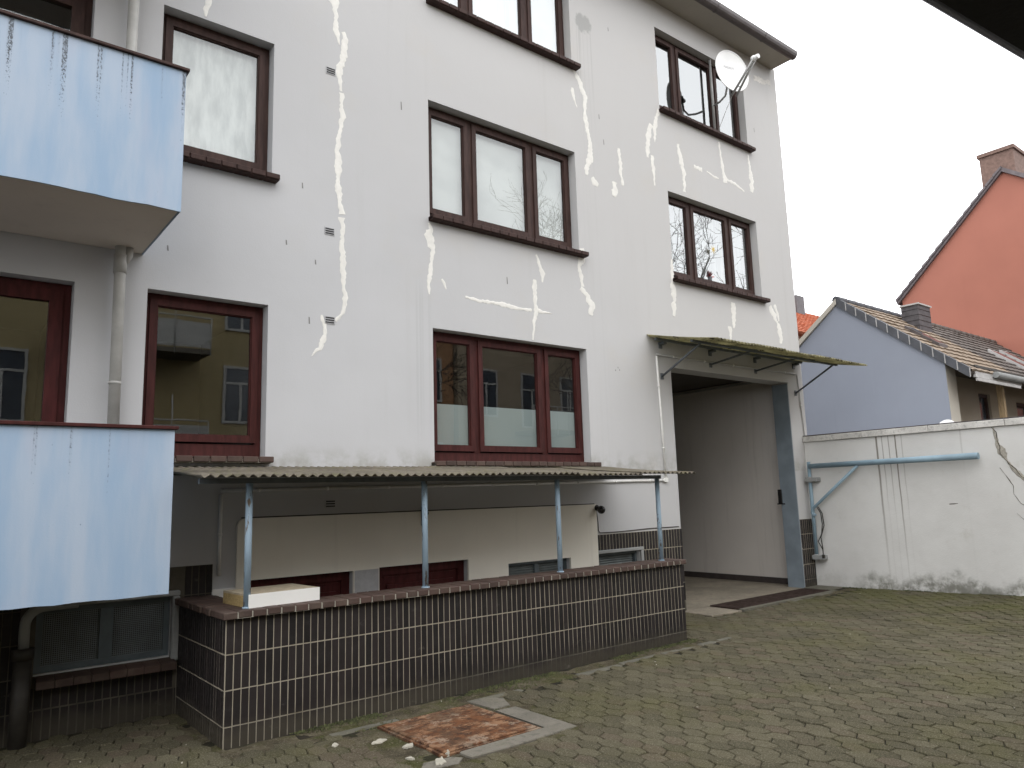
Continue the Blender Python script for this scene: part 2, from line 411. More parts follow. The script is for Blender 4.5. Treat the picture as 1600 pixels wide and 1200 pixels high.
M['passage_dark'] = simple('dark_skirting', (0.045, 0.035, 0.032), 0.8, 0.2, 9)
M['floor'] = m_concrete('passage_concrete_floor', (0.20, 0.172, 0.13), 0.25)
M['mat'] = simple('brown_fibre_mat', (0.038, 0.027, 0.023), 1.0, 0.45, 16, 0.8, 60, spec=0.03)
M['conduit'] = simple('white_conduit', (0.72, 0.71, 0.68), 0.5, 0.08, 6, 0)
M['corr'] = m_corr()
M['corr_gate'] = m_corr_gate()
M['black'] = simple('black_plastic', (0.015, 0.014, 0.014), 0.25, 0.1, 5, 0)
M['dish'] = simple('pale_dish_enamel', (0.80, 0.80, 0.79), 0.5, 0.04, 5, 0)
M['galv'] = simple('galvanised_steel', (0.33, 0.33, 0.32), 0.45, 0.12, 12, 0.05, metal=0.4)
M['print'] = simple('grey_print', (0.40, 0.40, 0.41), 0.6, 0.05, 5, 0)
M['chip_edge'] = simple('chipboard_edge', (0.33, 0.235, 0.10), 0.9, 0.3, 60, 0.4, 150)
M['chip_top'] = simple('dusty_chipboard_face', (0.36, 0.30, 0.21), 0.9, 0.2, 20, 0.3, 120)
M['melamine'] = simple('white_melamine', (0.74, 0.73, 0.70), 0.4, 0.02, 4, 0)
M['wall_white'] = m_white_wall()
M['coping'] = m_concrete('pale_coping_stone', (0.60, 0.58, 0.545), 0.15)
M['crack'] = simple('crack_shadow', (0.075, 0.062, 0.045), 0.95, 0.3, 30, 0)
M['crackfill'] = simple('crumbling_plaster', (0.34, 0.315, 0.27), 0.95, 0.3, 30, 0.6, 60)
M['slate_blue'] = m_plaster('slate_blue_render', (0.285, 0.310, 0.368), 0.05, (0.16, 0.17, 0.19), 0.2)[0]
M['orange'] = m_plaster('salmon_orange_render', (0.350, 0.142, 0.104), 0.06, (0.28, 0.11, 0.08), 0.3)[0]
M['cream'] = m_plaster('cream_house_render', (0.46, 0.43, 0.375), 0.05)[0]
M['loggia'] = m_plaster('loggia_plaster', (0.30, 0.265, 0.215), 0.1)[0]
M['rooftile'] = simple('beige_brown_roof_tile', (0.225, 0.172, 0.125), 0.85, 0.15, 5, 0.3, 40)
M['rooftile_dark'] = simple('dark_grey_roof_tile', (0.105, 0.088, 0.078), 0.85, 0.25, 5, 0.3, 40)
M['verge'] = simple('dark_verge_tile', (0.075, 0.078, 0.088), 0.7, 0.2, 6)
M['verge_mauve'] = simple('mauve_grey_verge_tile', (0.135, 0.115, 0.12), 0.8, 0.2, 6)
M['slate'] = simple('slate_cladding', (0.075, 0.070, 0.075), 0.6, 0.25, 7)
M['lead'] = simple('pale_lead_flashing', (0.42, 0.41, 0.40), 0.6, 0.1, 6)
M['redtile'] = simple('orange_pantile', (0.40, 0.12, 0.055), 0.85, 0.2, 5)
M['brickchim'] = simple('brown_chimney_brick', (0.165, 0.105, 0.085), 0.9, 0.25, 12)
M['carport'] = simple('dark_boarded_roof_underside', (0.02, 0.016, 0.016), 0.8, 0.2, 6)
M['carport_trim'] = simple('dark_violet_grey_trim', (0.10, 0.095, 0.135), 0.5, 0.1, 6, 0)
M['timber'] = m_wood('weathered_timber', (0.30, 0.22, 0.13), 0.8)
M['yellow'] = m_plaster('ochre_yellow_render', (0.36, 0.295, 0.16), 0.07)[0]
M['orangebrown'] = m_plaster('orange_brown_render', (0.33, 0.19, 0.105), 0.07)[0]
M['beige'] = m_plaster('beige_render', (0.33, 0.275, 0.20), 0.07)[0]
M['whitetrim'] = simple('white_window_trim', (0.42, 0.42, 0.40), 0.5, 0.04, 5, 0)
M['panewin'] = simple('dark_window_pane', (0.05, 0.06, 0.075), 0.1, 0.2, 3, 0)
M['bark'] = simple('grey_brown_bark', (0.075, 0.065, 0.052), 0.95, 0.3, 9, 0.5, 40)
M['evergreen'] = simple('dark_evergreen_leaf', (0.030, 0.045, 0.020), 0.7, 0.4, 8, 0)
M['moss'] = simple('green_moss', (0.062, 0.068, 0.024), 0.95, 0.5, 12, 0)
M['chip_white'] = simple('white_plaster_chip', (0.36, 0.335, 0.275), 0.9, 0.15, 20)
M['mesh_wire'] = simple('grey_wire_mesh', (0.17, 0.19, 0.195), 0.6, 0.15, 9, 0)
M['bframe'] = simple('grey_blue_basement_frame', (0.085, 0.105, 0.115), 0.6, 0.2, 6, 0.1)
M['bframe_light'] = simple('light_grey_concrete_surround', (0.27, 0.275, 0.27), 0.85, 0.12, 6)
M['louvre'] = simple('grey_louvre_slat', (0.16, 0.18, 0.18), 0.6, 0.15, 7, 0)
M['red_crate'] = simple('red_box', (0.30, 0.05, 0.05), 0.6, 0.1, 4, 0)
M['straw'] = simple('straw_star', (0.55, 0.40, 0.12), 0.8, 0.1, 9, 0)
M['redleaf'] = simple('red_plant_leaf', (0.35, 0.035, 0.04), 0.7, 0.2, 9, 0)
M['pot'] = simple('dark_flower_pot', (0.03, 0.03, 0.035), 0.5, 0.1, 9, 0)

# ------------------------------------------------------------------ geometry helpers
WO = {}                                            # world origin of every object made here

class MB:
    """collects faces in world coordinates; build() links them as ONE mesh object"""
    def __init__(s): s.v, s.f, s.sm = [], [], []
    def add(s, vs_, fs, smooth=False):
        k = len(s.v); s.v += [tuple(v) for v in vs_]
        for f in fs: s.f.append([i + k for i in f]); s.sm.append(smooth)
        return s
    def quad(s, a, b, c, d): return s.add([a, b, c, d], [(0, 1, 2, 3)])
    def box(s, x0, x1, y0, y1, z0, z1):
        v = [(x0, y0, z0), (x1, y0, z0), (x1, y1, z0), (x0, y1, z0), (x0, y0, z1), (x1, y0, z1), (x1, y1, z1), (x0, y1, z1)]
        return s.add(v, [(0, 3, 2, 1), (4, 5, 6, 7), (0, 1, 5, 4), (1, 2, 6, 5), (2, 3, 7, 6), (3, 0, 4, 7)])
    def cbox(s, x0, x1, y0, y1, z0, z1, c=0.005):
        """box with chamfered edges (octagonal profile rings)"""
        vs_, fs = cbox_data(x0, x1, y0, y1, z0, z1, c)
        return s.add(vs_, fs)
    def tube(s, pts, r, n=10, cap=True, smooth=True):
        pts = [Vector(p) for p in pts]
        rs = r if isinstance(r, (list, tuple)) else [r] * len(pts)
        k = len(s.v); prev = None
        for i, p in enumerate(pts):
            t = (pts[min(i + 1, len(pts) - 1)] - pts[max(i - 1, 0)]).normalized()
            if prev is None:
                a = t.orthogonal().normalized()
            else:
                a = (prev - t * prev.dot(t))
                a = a.normalized() if a.length > 1e-6 else t.orthogonal().normalized()
            prev = a; b = t.cross(a)
            for j in range(n):
                g = 2 * math.pi * j / n
                s.v.append(tuple(p + (a * math.cos(g) + b * math.sin(g)) * rs[i]))
        for i in range(len(pts) - 1):
            for j in range(n):
                s.f.append([k + i * n + j, k + i * n + (j + 1) % n, k + (i + 1) * n + (j + 1) % n, k + (i + 1) * n + j]); s.sm.append(smooth)
        if cap:
            s.f.append([k + j for j in range(n)][::-1]); s.sm.append(False)
            e = k + (len(pts) - 1) * n
            s.f.append([e + j for j in range(n)]); s.sm.append(False)
        return s
    def prism(s, poly, axis, a, b):
        """extrude a 2-D polygon along axis 'x','y' or 'z' from a to b"""
        def P(u, w, t): return {'x': (t, u, w), 'y': (u, t, w), 'z': (u, w, t)}[axis]
        n = len(poly)
        return s.add([P(u, w, a) for u, w in poly] + [P(u, w, b) for u, w in poly],
                     [list(range(n))[::-1], list(range(n, 2 * n))] + [(i, (i + 1) % n, n + (i + 1) % n, n + i) for i in range(n)])
    def mesh(s, name, mat, org=(0, 0, 0)):
        me = bpy.data.meshes.new(name)
        o = Vector(org)
        me.from_pydata([tuple(Vector(v) - o) for v in s.v], [], s.f)
        me.polygons.foreach_set('use_smooth', s.sm)
        if not getattr(s, 'keep', False):
            bm = bmesh.new(); bm.from_mesh(me)
            bmesh.ops.recalc_face_normals(bm, faces=bm.faces)
            bm.to_mesh(me); bm.free()
        for m_ in (mat if isinstance(mat, (list, tuple)) else [mat]): me.materials.append(m_)
        return me
    def build(s, name, mat, parent=None, org=None, label=None, kind=None, keep=False):
        s.keep = keep
        if org is None:
            if parent is not None: org = WO[parent]
            else:
                xs, ys, zs = zip(*s.v)
                org = ((min(xs) + max(xs)) / 2, (min(ys) + max(ys)) / 2, min(zs))
        o = put(s.mesh(name, mat, org), name, org, parent)
        if label: o['label'] = label
        if kind: o['kind'] = kind
        return o

def cbox_data(x0, x1, y0, y1, z0, z1, c):
    def ring(z, i):
        return [(x0 + i, y0, z), (x1 - i, y0, z), (x1, y0 + i, z), (x1, y1 - i, z), (x1 - i, y1, z), (x0 + i, y1, z), (x0, y1 - i, z), (x0, y0 + i, z)]
    def ring2(z):
        return [(x0 + c, y0 + c, z), (x1 - c, y0 + c, z), (x1 - c, y0 + c, z), (x1 - c, y1 - c, z), (x1 - c, y1 - c, z), (x0 + c, y1 - c, z), (x0 + c, y1 - c, z), (x0 + c, y0 + c, z)]
    v = [(x0 + c, y0 + c, z0), (x1 - c, y0 + c, z0), (x1 - c, y1 - c, z0), (x0 + c, y1 - c, z0)]
    v += ring(z0 + c, c) + ring(z1 - c, c)
    v += [(x0 + c, y0 + c, z1), (x1 - c, y0 + c, z1), (x1 - c, y1 - c, z1), (x0 + c, y1 - c, z1)]
    f = [(3, 2, 1, 0), (20, 21, 22, 23)]
    for i in range(8): f.append((4 + i, 4 + (i + 1) % 8, 12 + (i + 1) % 8, 12 + i))
    b = [0, 0, 1, 1, 2, 2, 3, 3]
    # bottom and top chamfers
    for (base, ringo, up) in ((0, 4, False), (20, 12, True)):
        for k in range(4):
            a0, a1 = ringo + 2 * k, ringo + (2 * k + 1)
            p0, p1 = base + k, base + (k + 1) % 4
            f.append((p0, p1, a1, a0) if not up else (a0, a1, p1, p0))
            nx = ringo + (2 * k + 2) % 8
            f.append((p1, nx, a1) if not up else (a1, nx, p1))
    return v, f

def put(me, name, org=(0, 0, 0), parent=None, rot=None):
    o = bpy.data.objects.new(name, me)
    COL.objects.link(o)
    WO[o] = Vector(org)
    if parent is not None:
        o.parent = parent
        o.location = Vector(org) - WO[parent]
    else:
        o.location = org
    if rot is not None: o.rotation_euler = rot
    return o

def tag(o, label=None, cat=None, group=None, kind=None):
    for k, v in (('label', label), ('category', cat), ('group', group), ('kind', kind)):
        if v: o[k] = v
    return o

def thing(name, loc, label, cat, group=None):
    return tag(put(None, name, loc), label, cat, group)

def gz(x, y):
    """height of the courtyard: nearly level, lifting a little along the white wall"""
    xc = min(max(x, -6), 14)
    b = min(max((x - 9.0) / 3.0, 0), 1); b = b * b * (3 - 2 * b)
    return 0.0075 * xc + b * 0.024 * min(max(6.95 - y, 0), 4.5)

def wall_holes(mb, x0, x1, z0, z1, y, holes, depth):
    """wall face in the plane Y=y with rectangular openings and reveals going back by depth"""
    xs = sorted({x0, x1, *[h[0] for h in holes], *[h[1] for h in holes]})
    zs = sorted({z0, z1, *[h[2] for h in holes], *[h[3] for h in holes]})
    xs = [x for x in xs if x0 <= x <= x1]; zs = [z for z in zs if z0 <= z <= z1]
    for i in range(len(xs) - 1):
        for j in range(len(zs) - 1):
            cx, cz = (xs[i] + xs[i + 1]) / 2, (zs[j] + zs[j + 1]) / 2
            if any(h[0] < cx < h[1] and h[2] < cz < h[3] for h in holes): continue
            mb.quad((xs[i], y, zs[j]), (xs[i + 1], y, zs[j]), (xs[i + 1], y, zs[j + 1]), (xs[i], y, zs[j + 1]))
    for h in holes:
        a, b, c, d = h[:4]; dp = h[4] if len(h) > 4 else depth
        c = max(c, z0)
        mb.quad((a, y, c), (a, y + dp, c), (a, y + dp, d), (a, y, d))
        mb.quad((b, y, c), (b, y, d), (b, y + dp, d), (b, y + dp, c))
        mb.quad((a, y, d), (a, y + dp, d), (b, y + dp, d), (b, y, d))
        if c > z0: mb.quad((a, y, c), (b, y, c), (b, y + dp, c), (a, y + dp, c))

def cam_px(p):
    d = rot.transposed() @ (Vector(p) - EYE)
    if d[1] < 0.05: return None
    return 800 + 1160.63 * d[0] / d[1], 600 - 1160.63 * d[2] / d[1]

F = 6.95                                           # plane of the facade

# ------------------------------------------------------------------ ground
def axis(fine0, fine1, step, lo, hi):
    a = [lo, lo / 2 if lo < -20 else lo + 1]
    x = fine0
    a = [lo, (lo + fine0) / 2]
    while x < fine1 + 1e-6: a.append(round(x, 4)); x += step
    return a + [(fine1 + hi) / 2, hi]

g = MB()
def sheet(xs, ys, dz):
    k = len(g.v)
    for y in ys:
        for x in xs: g.v.append((x, y, gz(x, y) + dz))
    n = len(xs)
    for j in range(len(ys) - 1):
        for i in range(n - 1):
            g.f.append([k + j * n + i, k + j * n + i + 1, k + (j + 1) * n + i + 1, k + (j + 1) * n + i]); g.sm.append(True)
xs_all = axis(-8, 14, 0.5, -150, 220)
sheet(xs_all, axis(-6, 5.9, 0.7, -150, 5.9)[:-2], -0.012)
sheet([-150, -60, -20, -8, -4, 0, 2.06], [5.9, 6.4, 6.95], -0.012)
sheet([6.9, 7.5, 8, 8.5, 9, 9.5, 10, 10.5, 11, 11.5, 12, 13, 14, 60, 220], [5.9, 6.4, 6.95], -0.012)
sheet([-150, -60, -8, 0, 4, 8, 8.4, 12, 14, 60, 220], [6.95, 8, 12, 16, 40, 200], -0.012)
ground = g.build('courtyard_ground', M['soil'], org=(0, 0, 0), kind='structure')

# pavers: narrow-ended, full-bellied concrete stones in half bond, courses turned 2.7 degrees
TH = R(2.7)
ux = Vector((math.cos(TH), math.sin(TH))); vy = Vector((math.sin(TH), -math.cos(TH)))
PW, PL = 0.1125, 0.186
def paver_outline(skew, seed):
    r_ = random.Random(seed)
    h, wv = PL / 2 - 0.0028, 0.0160
    pts = []
    N = 6
    for i in range(N + 1):
        t = -1 + 2 * i / N
        pts.append((PW / 2 - 0.0026 + wv * (2 * (1 - abs(t) ** 1.25) - 1) * 1.0, h * t + skew * 0.042))
    for i in range(N + 1):
        t = 1 - 2 * i / N
        pts.append((-(PW / 2 - 0.0026) - wv * (2 * (1 - abs(t) ** 1.25) - 1), h * t - skew * 0.042))
    out = []
    for (a, b) in pts:
        sh = skew * 0.042
        out.append((a + r_.uniform(-.0022, .0022), b + r_.uniform(-.0022, .0022)))
    return out
def paver_mesh(skew, seed):
    pts = paver_outline(skew, seed)
    n = len(pts)
    c = 0.0045
    def inset(p):
        l = math.hypot(*p); k = max(0, l - c) / l
        return p[0] * k, p[1] * k
    mb = MB()
    vs_ = [(a, b, -0.05) for a, b in pts] + [(a, b, -0.006) for a, b in pts] + [(*inset(p), 0.0) for p in pts]
    fs = [(i, (i + 1) % n, n + (i + 1) % n, n + i) for i in range(n)] + [(n + i, n + (i + 1) % n, 2 * n + (i + 1) % n, 2 * n + i) for i in range(n)]
    fs.append(list(range(2 * n, 3 * n)))
    mb.add(vs_, fs)
    return mb
pv_src = {}
for par in (0, 1):
    for s_ in range(5):
        pv_src[par, s_] = paver_mesh(0.35 if par == 0 else -0.12, 11 * par + s_)

def paved(x, y):
    if y > 6.91 or x > 11.97 or x < -2.5 or y < -2.5: return False
    if x > 1.78 and y > 5.42 and x < 7.05: return False                  # parapet and the mossy strip at its foot
    if x < 0.0 and y > 6.8: return False
    if 2.62 < x < 4.0 and y > 4.22: return False                         # cover plate, its frame and the strip behind
    if 4.0 <= x < 7.05 and y > 5.33: return False
    if x > 8.42 and y > 6.32 and x < 12.0: return False                  # gate threshold
    if x > 10.5 and y > 6.1: return False
    return True
A0 = Vector((5.104, 2.765 + PL / 2))
cands = []
for k in range(-90, 80):
    for j in range(-40, 70):
        c = A0 + ux * (k * PW) + vy * (j * PL + (PL / 2 if k % 2 else 0))
        if not paved(c.x, c.y): continue
        z = gz(c.x, c.y)
        px = cam_px((c.x, c.y, z))
        if px is None or not (-260 < px[0] < 1860 and px[1] < 1420): continue
        d = (Vector((c.x, c.y, z)) - EYE).length
        inside = 0 <= px[0] <= 1600 and px[1] <= 1205
        size = EYE.z / d ** 3                                             # projected area of a level stone
        cands.append((-(size if inside else 0), c.x, c.y, z, k % 2))
cands.sort()
pv_me = {k_: v_.mesh('paver', M['paver']) for k_, v_ in pv_src.items()}
far = MB()
for idx, (s_, x, y, z, par) in enumerate(cands):
    r_ = random.Random(idx * 7 + 1)
    dz = r_.uniform(-0.004, 0.004) + 0.006 * mnoise.noise(Vector((x * 1.3, y * 1.3, 0)))
    tx, ty, tz = r_.gauss(0, .011), r_.gauss(0, .011), TH + r_.gauss(0, .012)
    key = (par, r_.randrange(5))
    if idx < 300:
        put(pv_me[key], 'paver', (x, y, z + dz), ground, (tx, ty, tz))
    else:
        mt = Matrix.Translation((x, y, z + dz)) @ Matrix.Rotation(tz, 4, 'Z') @ Matrix.Rotation(tx, 4, 'X') @ Matrix.Rotation(ty, 4, 'Y')
        src = pv_src[key]
        far.add([mt @ Vector(v) for v in src.v], src.f)
far.build('paver_field', M['paver_far'], ground, kind='stuff')

# edging stones between the paving and the parapet: one by one, mossy and out of line
for i in range(9):
    x0 = 1.9 + i * 0.62
    if 2.55 < x0 < 3.3: continue
    mb = MB(); jx = rng.uniform(-.02, .02)
    zt = gz(x0, 5.4) + rng.uniform(-.012, .006)
    y0 = 5.37 + rng.uniform(-.02, .02)
    mb.cbox(x0 + jx, x0 + 0.58 + jx, y0, y0 + 0.085, zt - 0.12, zt, 0.012)
    mb.build('edging_stone', M['kerb'], ground)

# ------------------------------------------------------------------ apartment building
bld = thing('apartment_building', (6.0, F, 0.0), 'light grey rendered apartment block with white filled cracks and brown windows', 'apartment building')

WIN = {                     # opening: x0, x1, z0, z1, splits
    'gw': (4.435, 6.84, 2.117, 3.63, (5.11, 6.16)), 'm': (4.415, 6.79, 4.94, 6.40, (5.09, 6.085)), 'u': (4.42, 6.81, 7.70, 9.17, (5.09, 6.09)),
    'ru': (8.68, 11.04, 7.65, 9.06, (9.29, 10.31)), 'rm': (8.75, 11.09, 4.92, 6.32, (9.40, 10.42)),
    'l': (1.50, 2.56, 4.94, 6.40, ()), 'lg': (1.47, 2.55, 2.143, 3.63, ())}
holes = [w[:4] + (0.21,) for w in WIN.values()]
GATE = (8.55, 11.65, 0.0, 3.53)
BD = [(2.40, 3.45, -1.12, 1.035), (3.735, 4.84, -1.12, 1.045)]
BW2, BWR, BWL = (5.40, 6.38, 0.25, 0.955), (6.88, 7.66, 0.25, 0.96), (0.79, 1.765, 0.475, 0.965)
holes += [(-0.9, 0.935, 4.05, 6.30, 0.21), (-0.9, 0.91, 1.30, 3.60, 0.21), (*GATE[:2], -1.2, GATE[3], 0.30)]
holes += [(*d, 0.14) for d in BD] + [(*BW2, 0.12), (*BWR, 0.12), (*BWL, 0.12)]
w = MB()
wall_holes(w, -7.0, 12.13, -1.2, 9.55, F, holes, 0.16)
w.quad((12.13, F, -0.2), (12.13, 16.0, -0.2), (12.13, 16.0, 9.55), (12.13, F, 9.55))
w.quad((-7.0, F, -0.2), (-7.0, 16.0, -0.2), (-7.0, 16.0, 9.55), (-7.0, F, 9.55))
w.build('wall', M['facade'], bld)

# rooms behind the windows
rm_ = MB()
for (a, b, c, d, *_r) in list(WIN.values()) + [(-0.9, 0.935, 4.05, 6.30), (-0.9, 0.91, 1.30, 3.60)]:
    y0, y1 = F + 0.211, F + 2.2
    rm_.quad((a, y1, c), (b, y1, c), (b, y1, d), (a, y1, d))
    rm_.quad((a, y0, c), (a, y1, c), (a, y1, d), (a, y0, d)); rm_.quad((b, y0, c), (b, y1, c), (b, y1, d), (b, y0, d))
    rm_.quad((a, y0, c), (b, y0, c), (b, y1, c), (a, y1, c)); rm_.quad((a, y0, d), (b, y0, d), (b, y1, d), (a, y1, d))
rm_.build('room_interior', M['dark'], bld)

sill_me = {}
def sill_mesh(w_, mat):
    key = (round(w_, 3), mat.name)
    if key not in sill_me:
        mb = MB()
        vs_, fs = cbox_data(-w_ / 2, w_ / 2, -0.10, 0.135, -0.026, 0.026, 0.005)
        mb.add([(x, y, z - 0.10 * y) for x, y, z in vs_], fs)
        sill_me[key] = mb.mesh('sill_brick', mat)
    return sill_me[key]

def ring(mb, x0, x1, z0, z1, wd, y0, y1, wb=None):
    """rectangular frame of four butted rails"""
    wb = wb or wd
    mb.box(x0, x0 + wd, y0, y1, z0, z1); mb.box(x1 - wd, x1, y0, y1, z0, z1)
    mb.box(x0 + wd, x1 - wd, y0, y1, z1 - wd, z1); mb.box(x0 + wd, x1 - wd, y0, y1, z0, z0 + wb)

def curtain_sheet(x0, x1, z0, z1, y, amp, wave, seed, name, mat, parent):
    r_ = random.Random(seed); mb = MB(); n = max(8, int((x1 - x0) / 0.012)); p1, p2 = r_.uniform(0, 6), r_.uniform(0, 6)
    vs_ = []
    for zz, k in ((z0, 1.25), ((z0 + z1) / 2, 1.0), (z1, 0.75)):
        for i in range(n + 1):
            x = x0 + (x1 - x0) * i / n
            vs_.append((x, y + amp * k * (math.sin(x * wave + p1) + 0.5 * math.sin(x * wave * 1.7 + p2 + zz)), zz))
    fs = [(j * (n + 1) + i, j * (n + 1) + i + 1, (j + 1) * (n + 1) + i + 1, (j + 1) * (n + 1) + i) for j in range(2) for i in range(n)]
    mb.add(vs_, fs, True)
    return mb.build(name, mat, parent)

def window(key, fmat, glass, backs, sill=(-0.02, 0.09), sill_h=0.05, low=0.075):
    x0, x1, z0, z1, sp = WIN[key]
    fy0, fy1 = F + 0.132, F + 0.205
    mb = MB(); e = 0.003
    fw = 0.062
    ring(mb, x0 + e, x1 - e, z0 + e, z1 - e, fw, fy0, fy1, low + 0.01)
    for s in sp: mb.box(s - 0.045, s + 0.045, fy0 - 0.004, fy1, z0 + e + low + 0.01, z1 - e - fw)
    win = mb.build('window', fmat, bld)
    xs = [x0 + fw] + [v for s in sp for v in (s - 0.045, s + 0.045)] + [x1 - fw]
    for i in range(0, len(xs), 2):
        a, b = xs[i] - 0.012, xs[i + 1] + 0.012
        c, d = z0 + low + 0.030, z1 - fw + 0.012
        s_ = MB(); ring(s_, a, b, c, d, 0.062, fy0 - 0.022, fy0 + 0.03)
        ring(s_, a + 0.062, b - 0.062, c + 0.062, d - 0.062, 0.010, fy0 - 0.008, fy0 + 0.028)
        s_.build('sash', fmat, win)
        p = MB(); p.quad((a + 0.066, fy0 + 0.012, c + 0.066), (b - 0.066, fy0 + 0.012, c + 0.066), (b - 0.066, fy0 + 0.012, d - 0.066), (a + 0.066, fy0 + 0.012, d - 0.066))
        p.build('pane', glass, win, keep=True)
        bk = backs[i // 2] if i // 2 < len(backs) else None
        if bk: bk(win, a + 0.05, b - 0.05, c + 0.05, d - 0.05, fy0 + 0.03)
    # sill of single clinker plates on a mortar bed
    sx0, sx1 = x0 + sill[0], x1 + sill[1]
    n = max(1, round((sx1 - sx0) / 0.137)); pw = (sx1 - sx0) / n
    me = sill_mesh(pw - 0.008, M['clinker'] if sill_h > 0.055 else M['frame_brown'])
    for i in range(n):
        put(me, 'sill_brick', (sx0 + pw * (i + 0.5), F - 0.005 + rng.uniform(-.002, .002), z0 - 0.026 + rng.uniform(-.0015, .0015)), win)
    bed = MB(); bed.box(sx0 + 0.004, sx1 - 0.004, F - 0.088, F + 0.131, z0 - 0.048, z0 - 0.012)
    bed.build('sill_bed', M['mortar'] if sill_h > 0.055 else M['frame_brown'], win)
    return win

def bk_curt(seed, mat='curtain', amp=0.012, wave=38, z_top=None):
    def f_(win, a, b, c, d, y):
        curtain_sheet(a, b, c, d, y + 0.06, amp, wave, seed, 'curtain', M[mat], win)
    return f_
def bk_blind(mat='blind', lo=0.0):
    def f_(win, a, b, c, d, y):
        mb = MB(); mb.box(a, b, y + 0.03, y + 0.034, c + (d - c) * lo, d); mb.build('blind', M[mat], win)
    return f_
def bk_film(frac):
    def f_(win, a, b, c, d, y):
        mb = MB(); mb.box(a, b, y + 0.006, y + 0.009, c, c + (d - c) * frac); mb.build('privacy_film', M['frosted'], win)
    return f_

window('gw', M['frame_red'], M['glass'], [bk_film(0.40)] * 3, (-0.045, 0.085), 0.06, 0.105)
window('lg', M['frame_red'], M['glass'], [None], (-0.03, 0.05), 0.06, 0.12)
window('m', M['frame_brown'], M['glass'], [bk_blind('blind'), bk_blind('blind'), bk_blind('blind')])
window('u', M['frame_brown'], M['glass_bright'], [bk_blind(), bk_curt(3, 'curtain', 0.03, 16), bk_blind()])
window('ru', M['frame_brown'], M['glass_bright'], [None, None, None])
window('rm', M['frame_brown'], M['glass_bright'], [bk_curt(5, 'lace', 0.02, 45), bk_curt(6, 'lace', 0.02, 45), bk_curt(8, 'lace', 0.02, 45)])
window('l', M['frame_brown'], M['glass'], [bk_blind('frosted_pane')], (-0.03, 0.05))

# balcony doors
for (x0, x1, z0, z1, fm) in ((-0.9, 0.935, 4.05, 6.30, 'frame_brown'), (-0.9, 0.91, 1.30, 3.60, 'door_red')):  # lower door's dark red stands for shade cast by the balcony above
    mb = MB(); ring(mb, x0 + .003, x1 - .003, z0 + .003, z1 - .003, 0.07, F + 0.130, F + 0.205)
    dr = mb.build('balcony_door', M[fm], bld)
    for a, b in ((x0 + 0.06, x0 + 0.90), (x0 + 0.91, x1 - 0.06)):
        s_ = MB(); ring(s_, a, b, z0 + 0.06, z1 - 0.06, 0.10, F + 0.110, F + 0.160); s_.build('door_leaf', M[fm], dr)
        p = MB(); p.quad((a + .1, F + .145, z0 + .16), (b - .1, F + .145, z0 + .16), (b - .1, F + .145, z1 - .16), (a + .1, F + .145, z1 - .16)); p.build('pane', M['glass'], dr, keep=True)

# balconies: concrete slab, painted front and side panels, thin brown cap
def rough_panel(mb, x0, x1, y, z0, z1, seed):
    """front panel whose painted lower edge is ragged"""
    r_ = random.Random(seed); n = 60
    bot = [(x0 + (x1 - x0) * i / n, z0 + r_.uniform(-0.006, 0.006)) for i in range(n + 1)]
    mb.prism(bot + [(x1, z1), (x0, z1)], 'y', y, y + 0.014)
    mb.box(x0, x1 - 0.0145, y + 0.0145, y + 0.085, z0 + 0.16, z1)
for (zb, zt, xr, mat, sd) in ((6.73, 7.85, 1.42, 'blue_top', 3), (3.93, 5.075, 1.42, 'blue_top', 1), (1.105, 2.265, 1.438, 'blue_low', 2)):
    s_ = MB(); s_.box(-5.5, xr - 0.0145, 5.7545, F - 0.002, zb + 0.004, zb + 0.15)
    bal = s_.build('balcony', M['under'], bld)
    p = MB(); rough_panel(p, -5.5, xr, 5.74, zb, zt, sd)
    p.box(xr - 0.014, xr, 5.7545, F - 0.003, zb, zt); p.build('parapet_panel', M[mat], bal)
    c = MB(); c.cbox(-5.52, xr + 0.022, 5.715, 5.85, zt + 0.001, zt + 0.026, 0.004); c.cbox(xr - 0.11, xr + 0.022, 5.852, F - 0.003, zt + 0.001, zt + 0.026, 0.004)
    c.build('coping_cap', M['frame_red'] if sd == 2 else M['frame_brown'], bal)

q = MB(); q.box(-1.5, -1.25, 5.75, F - .002, -.2, 9.5); q.build('added_shade_partition', M['facade'], bld)  # unseen wall added to block light from the left below the balconies
# eaves, gutter, roof
e_ = MB(); e_.box(-7.4, 12.03, 6.53, F - 0.003, 9.512, 9.60); e_.build('eaves_soffit', M['eaves'], bld)
gt = MB(); prof = [(6.50 + 0.085 * math.cos(a), 9.60 + 0.105 * math.sin(a)) for a in [math.pi + i * math.pi / 8 for i in range(9)]]
prof += [(6.585 - 0.0, 9.62), (6.415, 9.62)]
gt.prism(prof, 'x', -7.5, 12.05)
gut = gt.build('gutter', M['gutter'], bld)
for i in range(14):
    x = -6.5 + i * 1.35
    c = MB(); pr = [(6.50 + 0.092 * math.cos(a), 9.60 + 0.112 * math.sin(a)) for a in [math.pi + k * math.pi / 8 for k in range(9)]]
    c.prism(pr, 'x', x, x + 0.03); c.build('gutter_strap', M['gutter'], gut)
rf = MB(); rf.prism([(6.45, 9.625), (11.5, 13.4), (16.5, 9.625), (16.3, 9.61), (11.5, 13.2), (6.6, 9.61)], 'x', -7.4, 12.06)
rf.build('roof', M['rooftile_dark'], bld)
gb = MB(); gb.prism([(F, 9.55), (16.0, 9.55), (11.5, 13.1)], 'x', 12.10, 12.129); gb.build('gable_wall', M['facade'], bld)

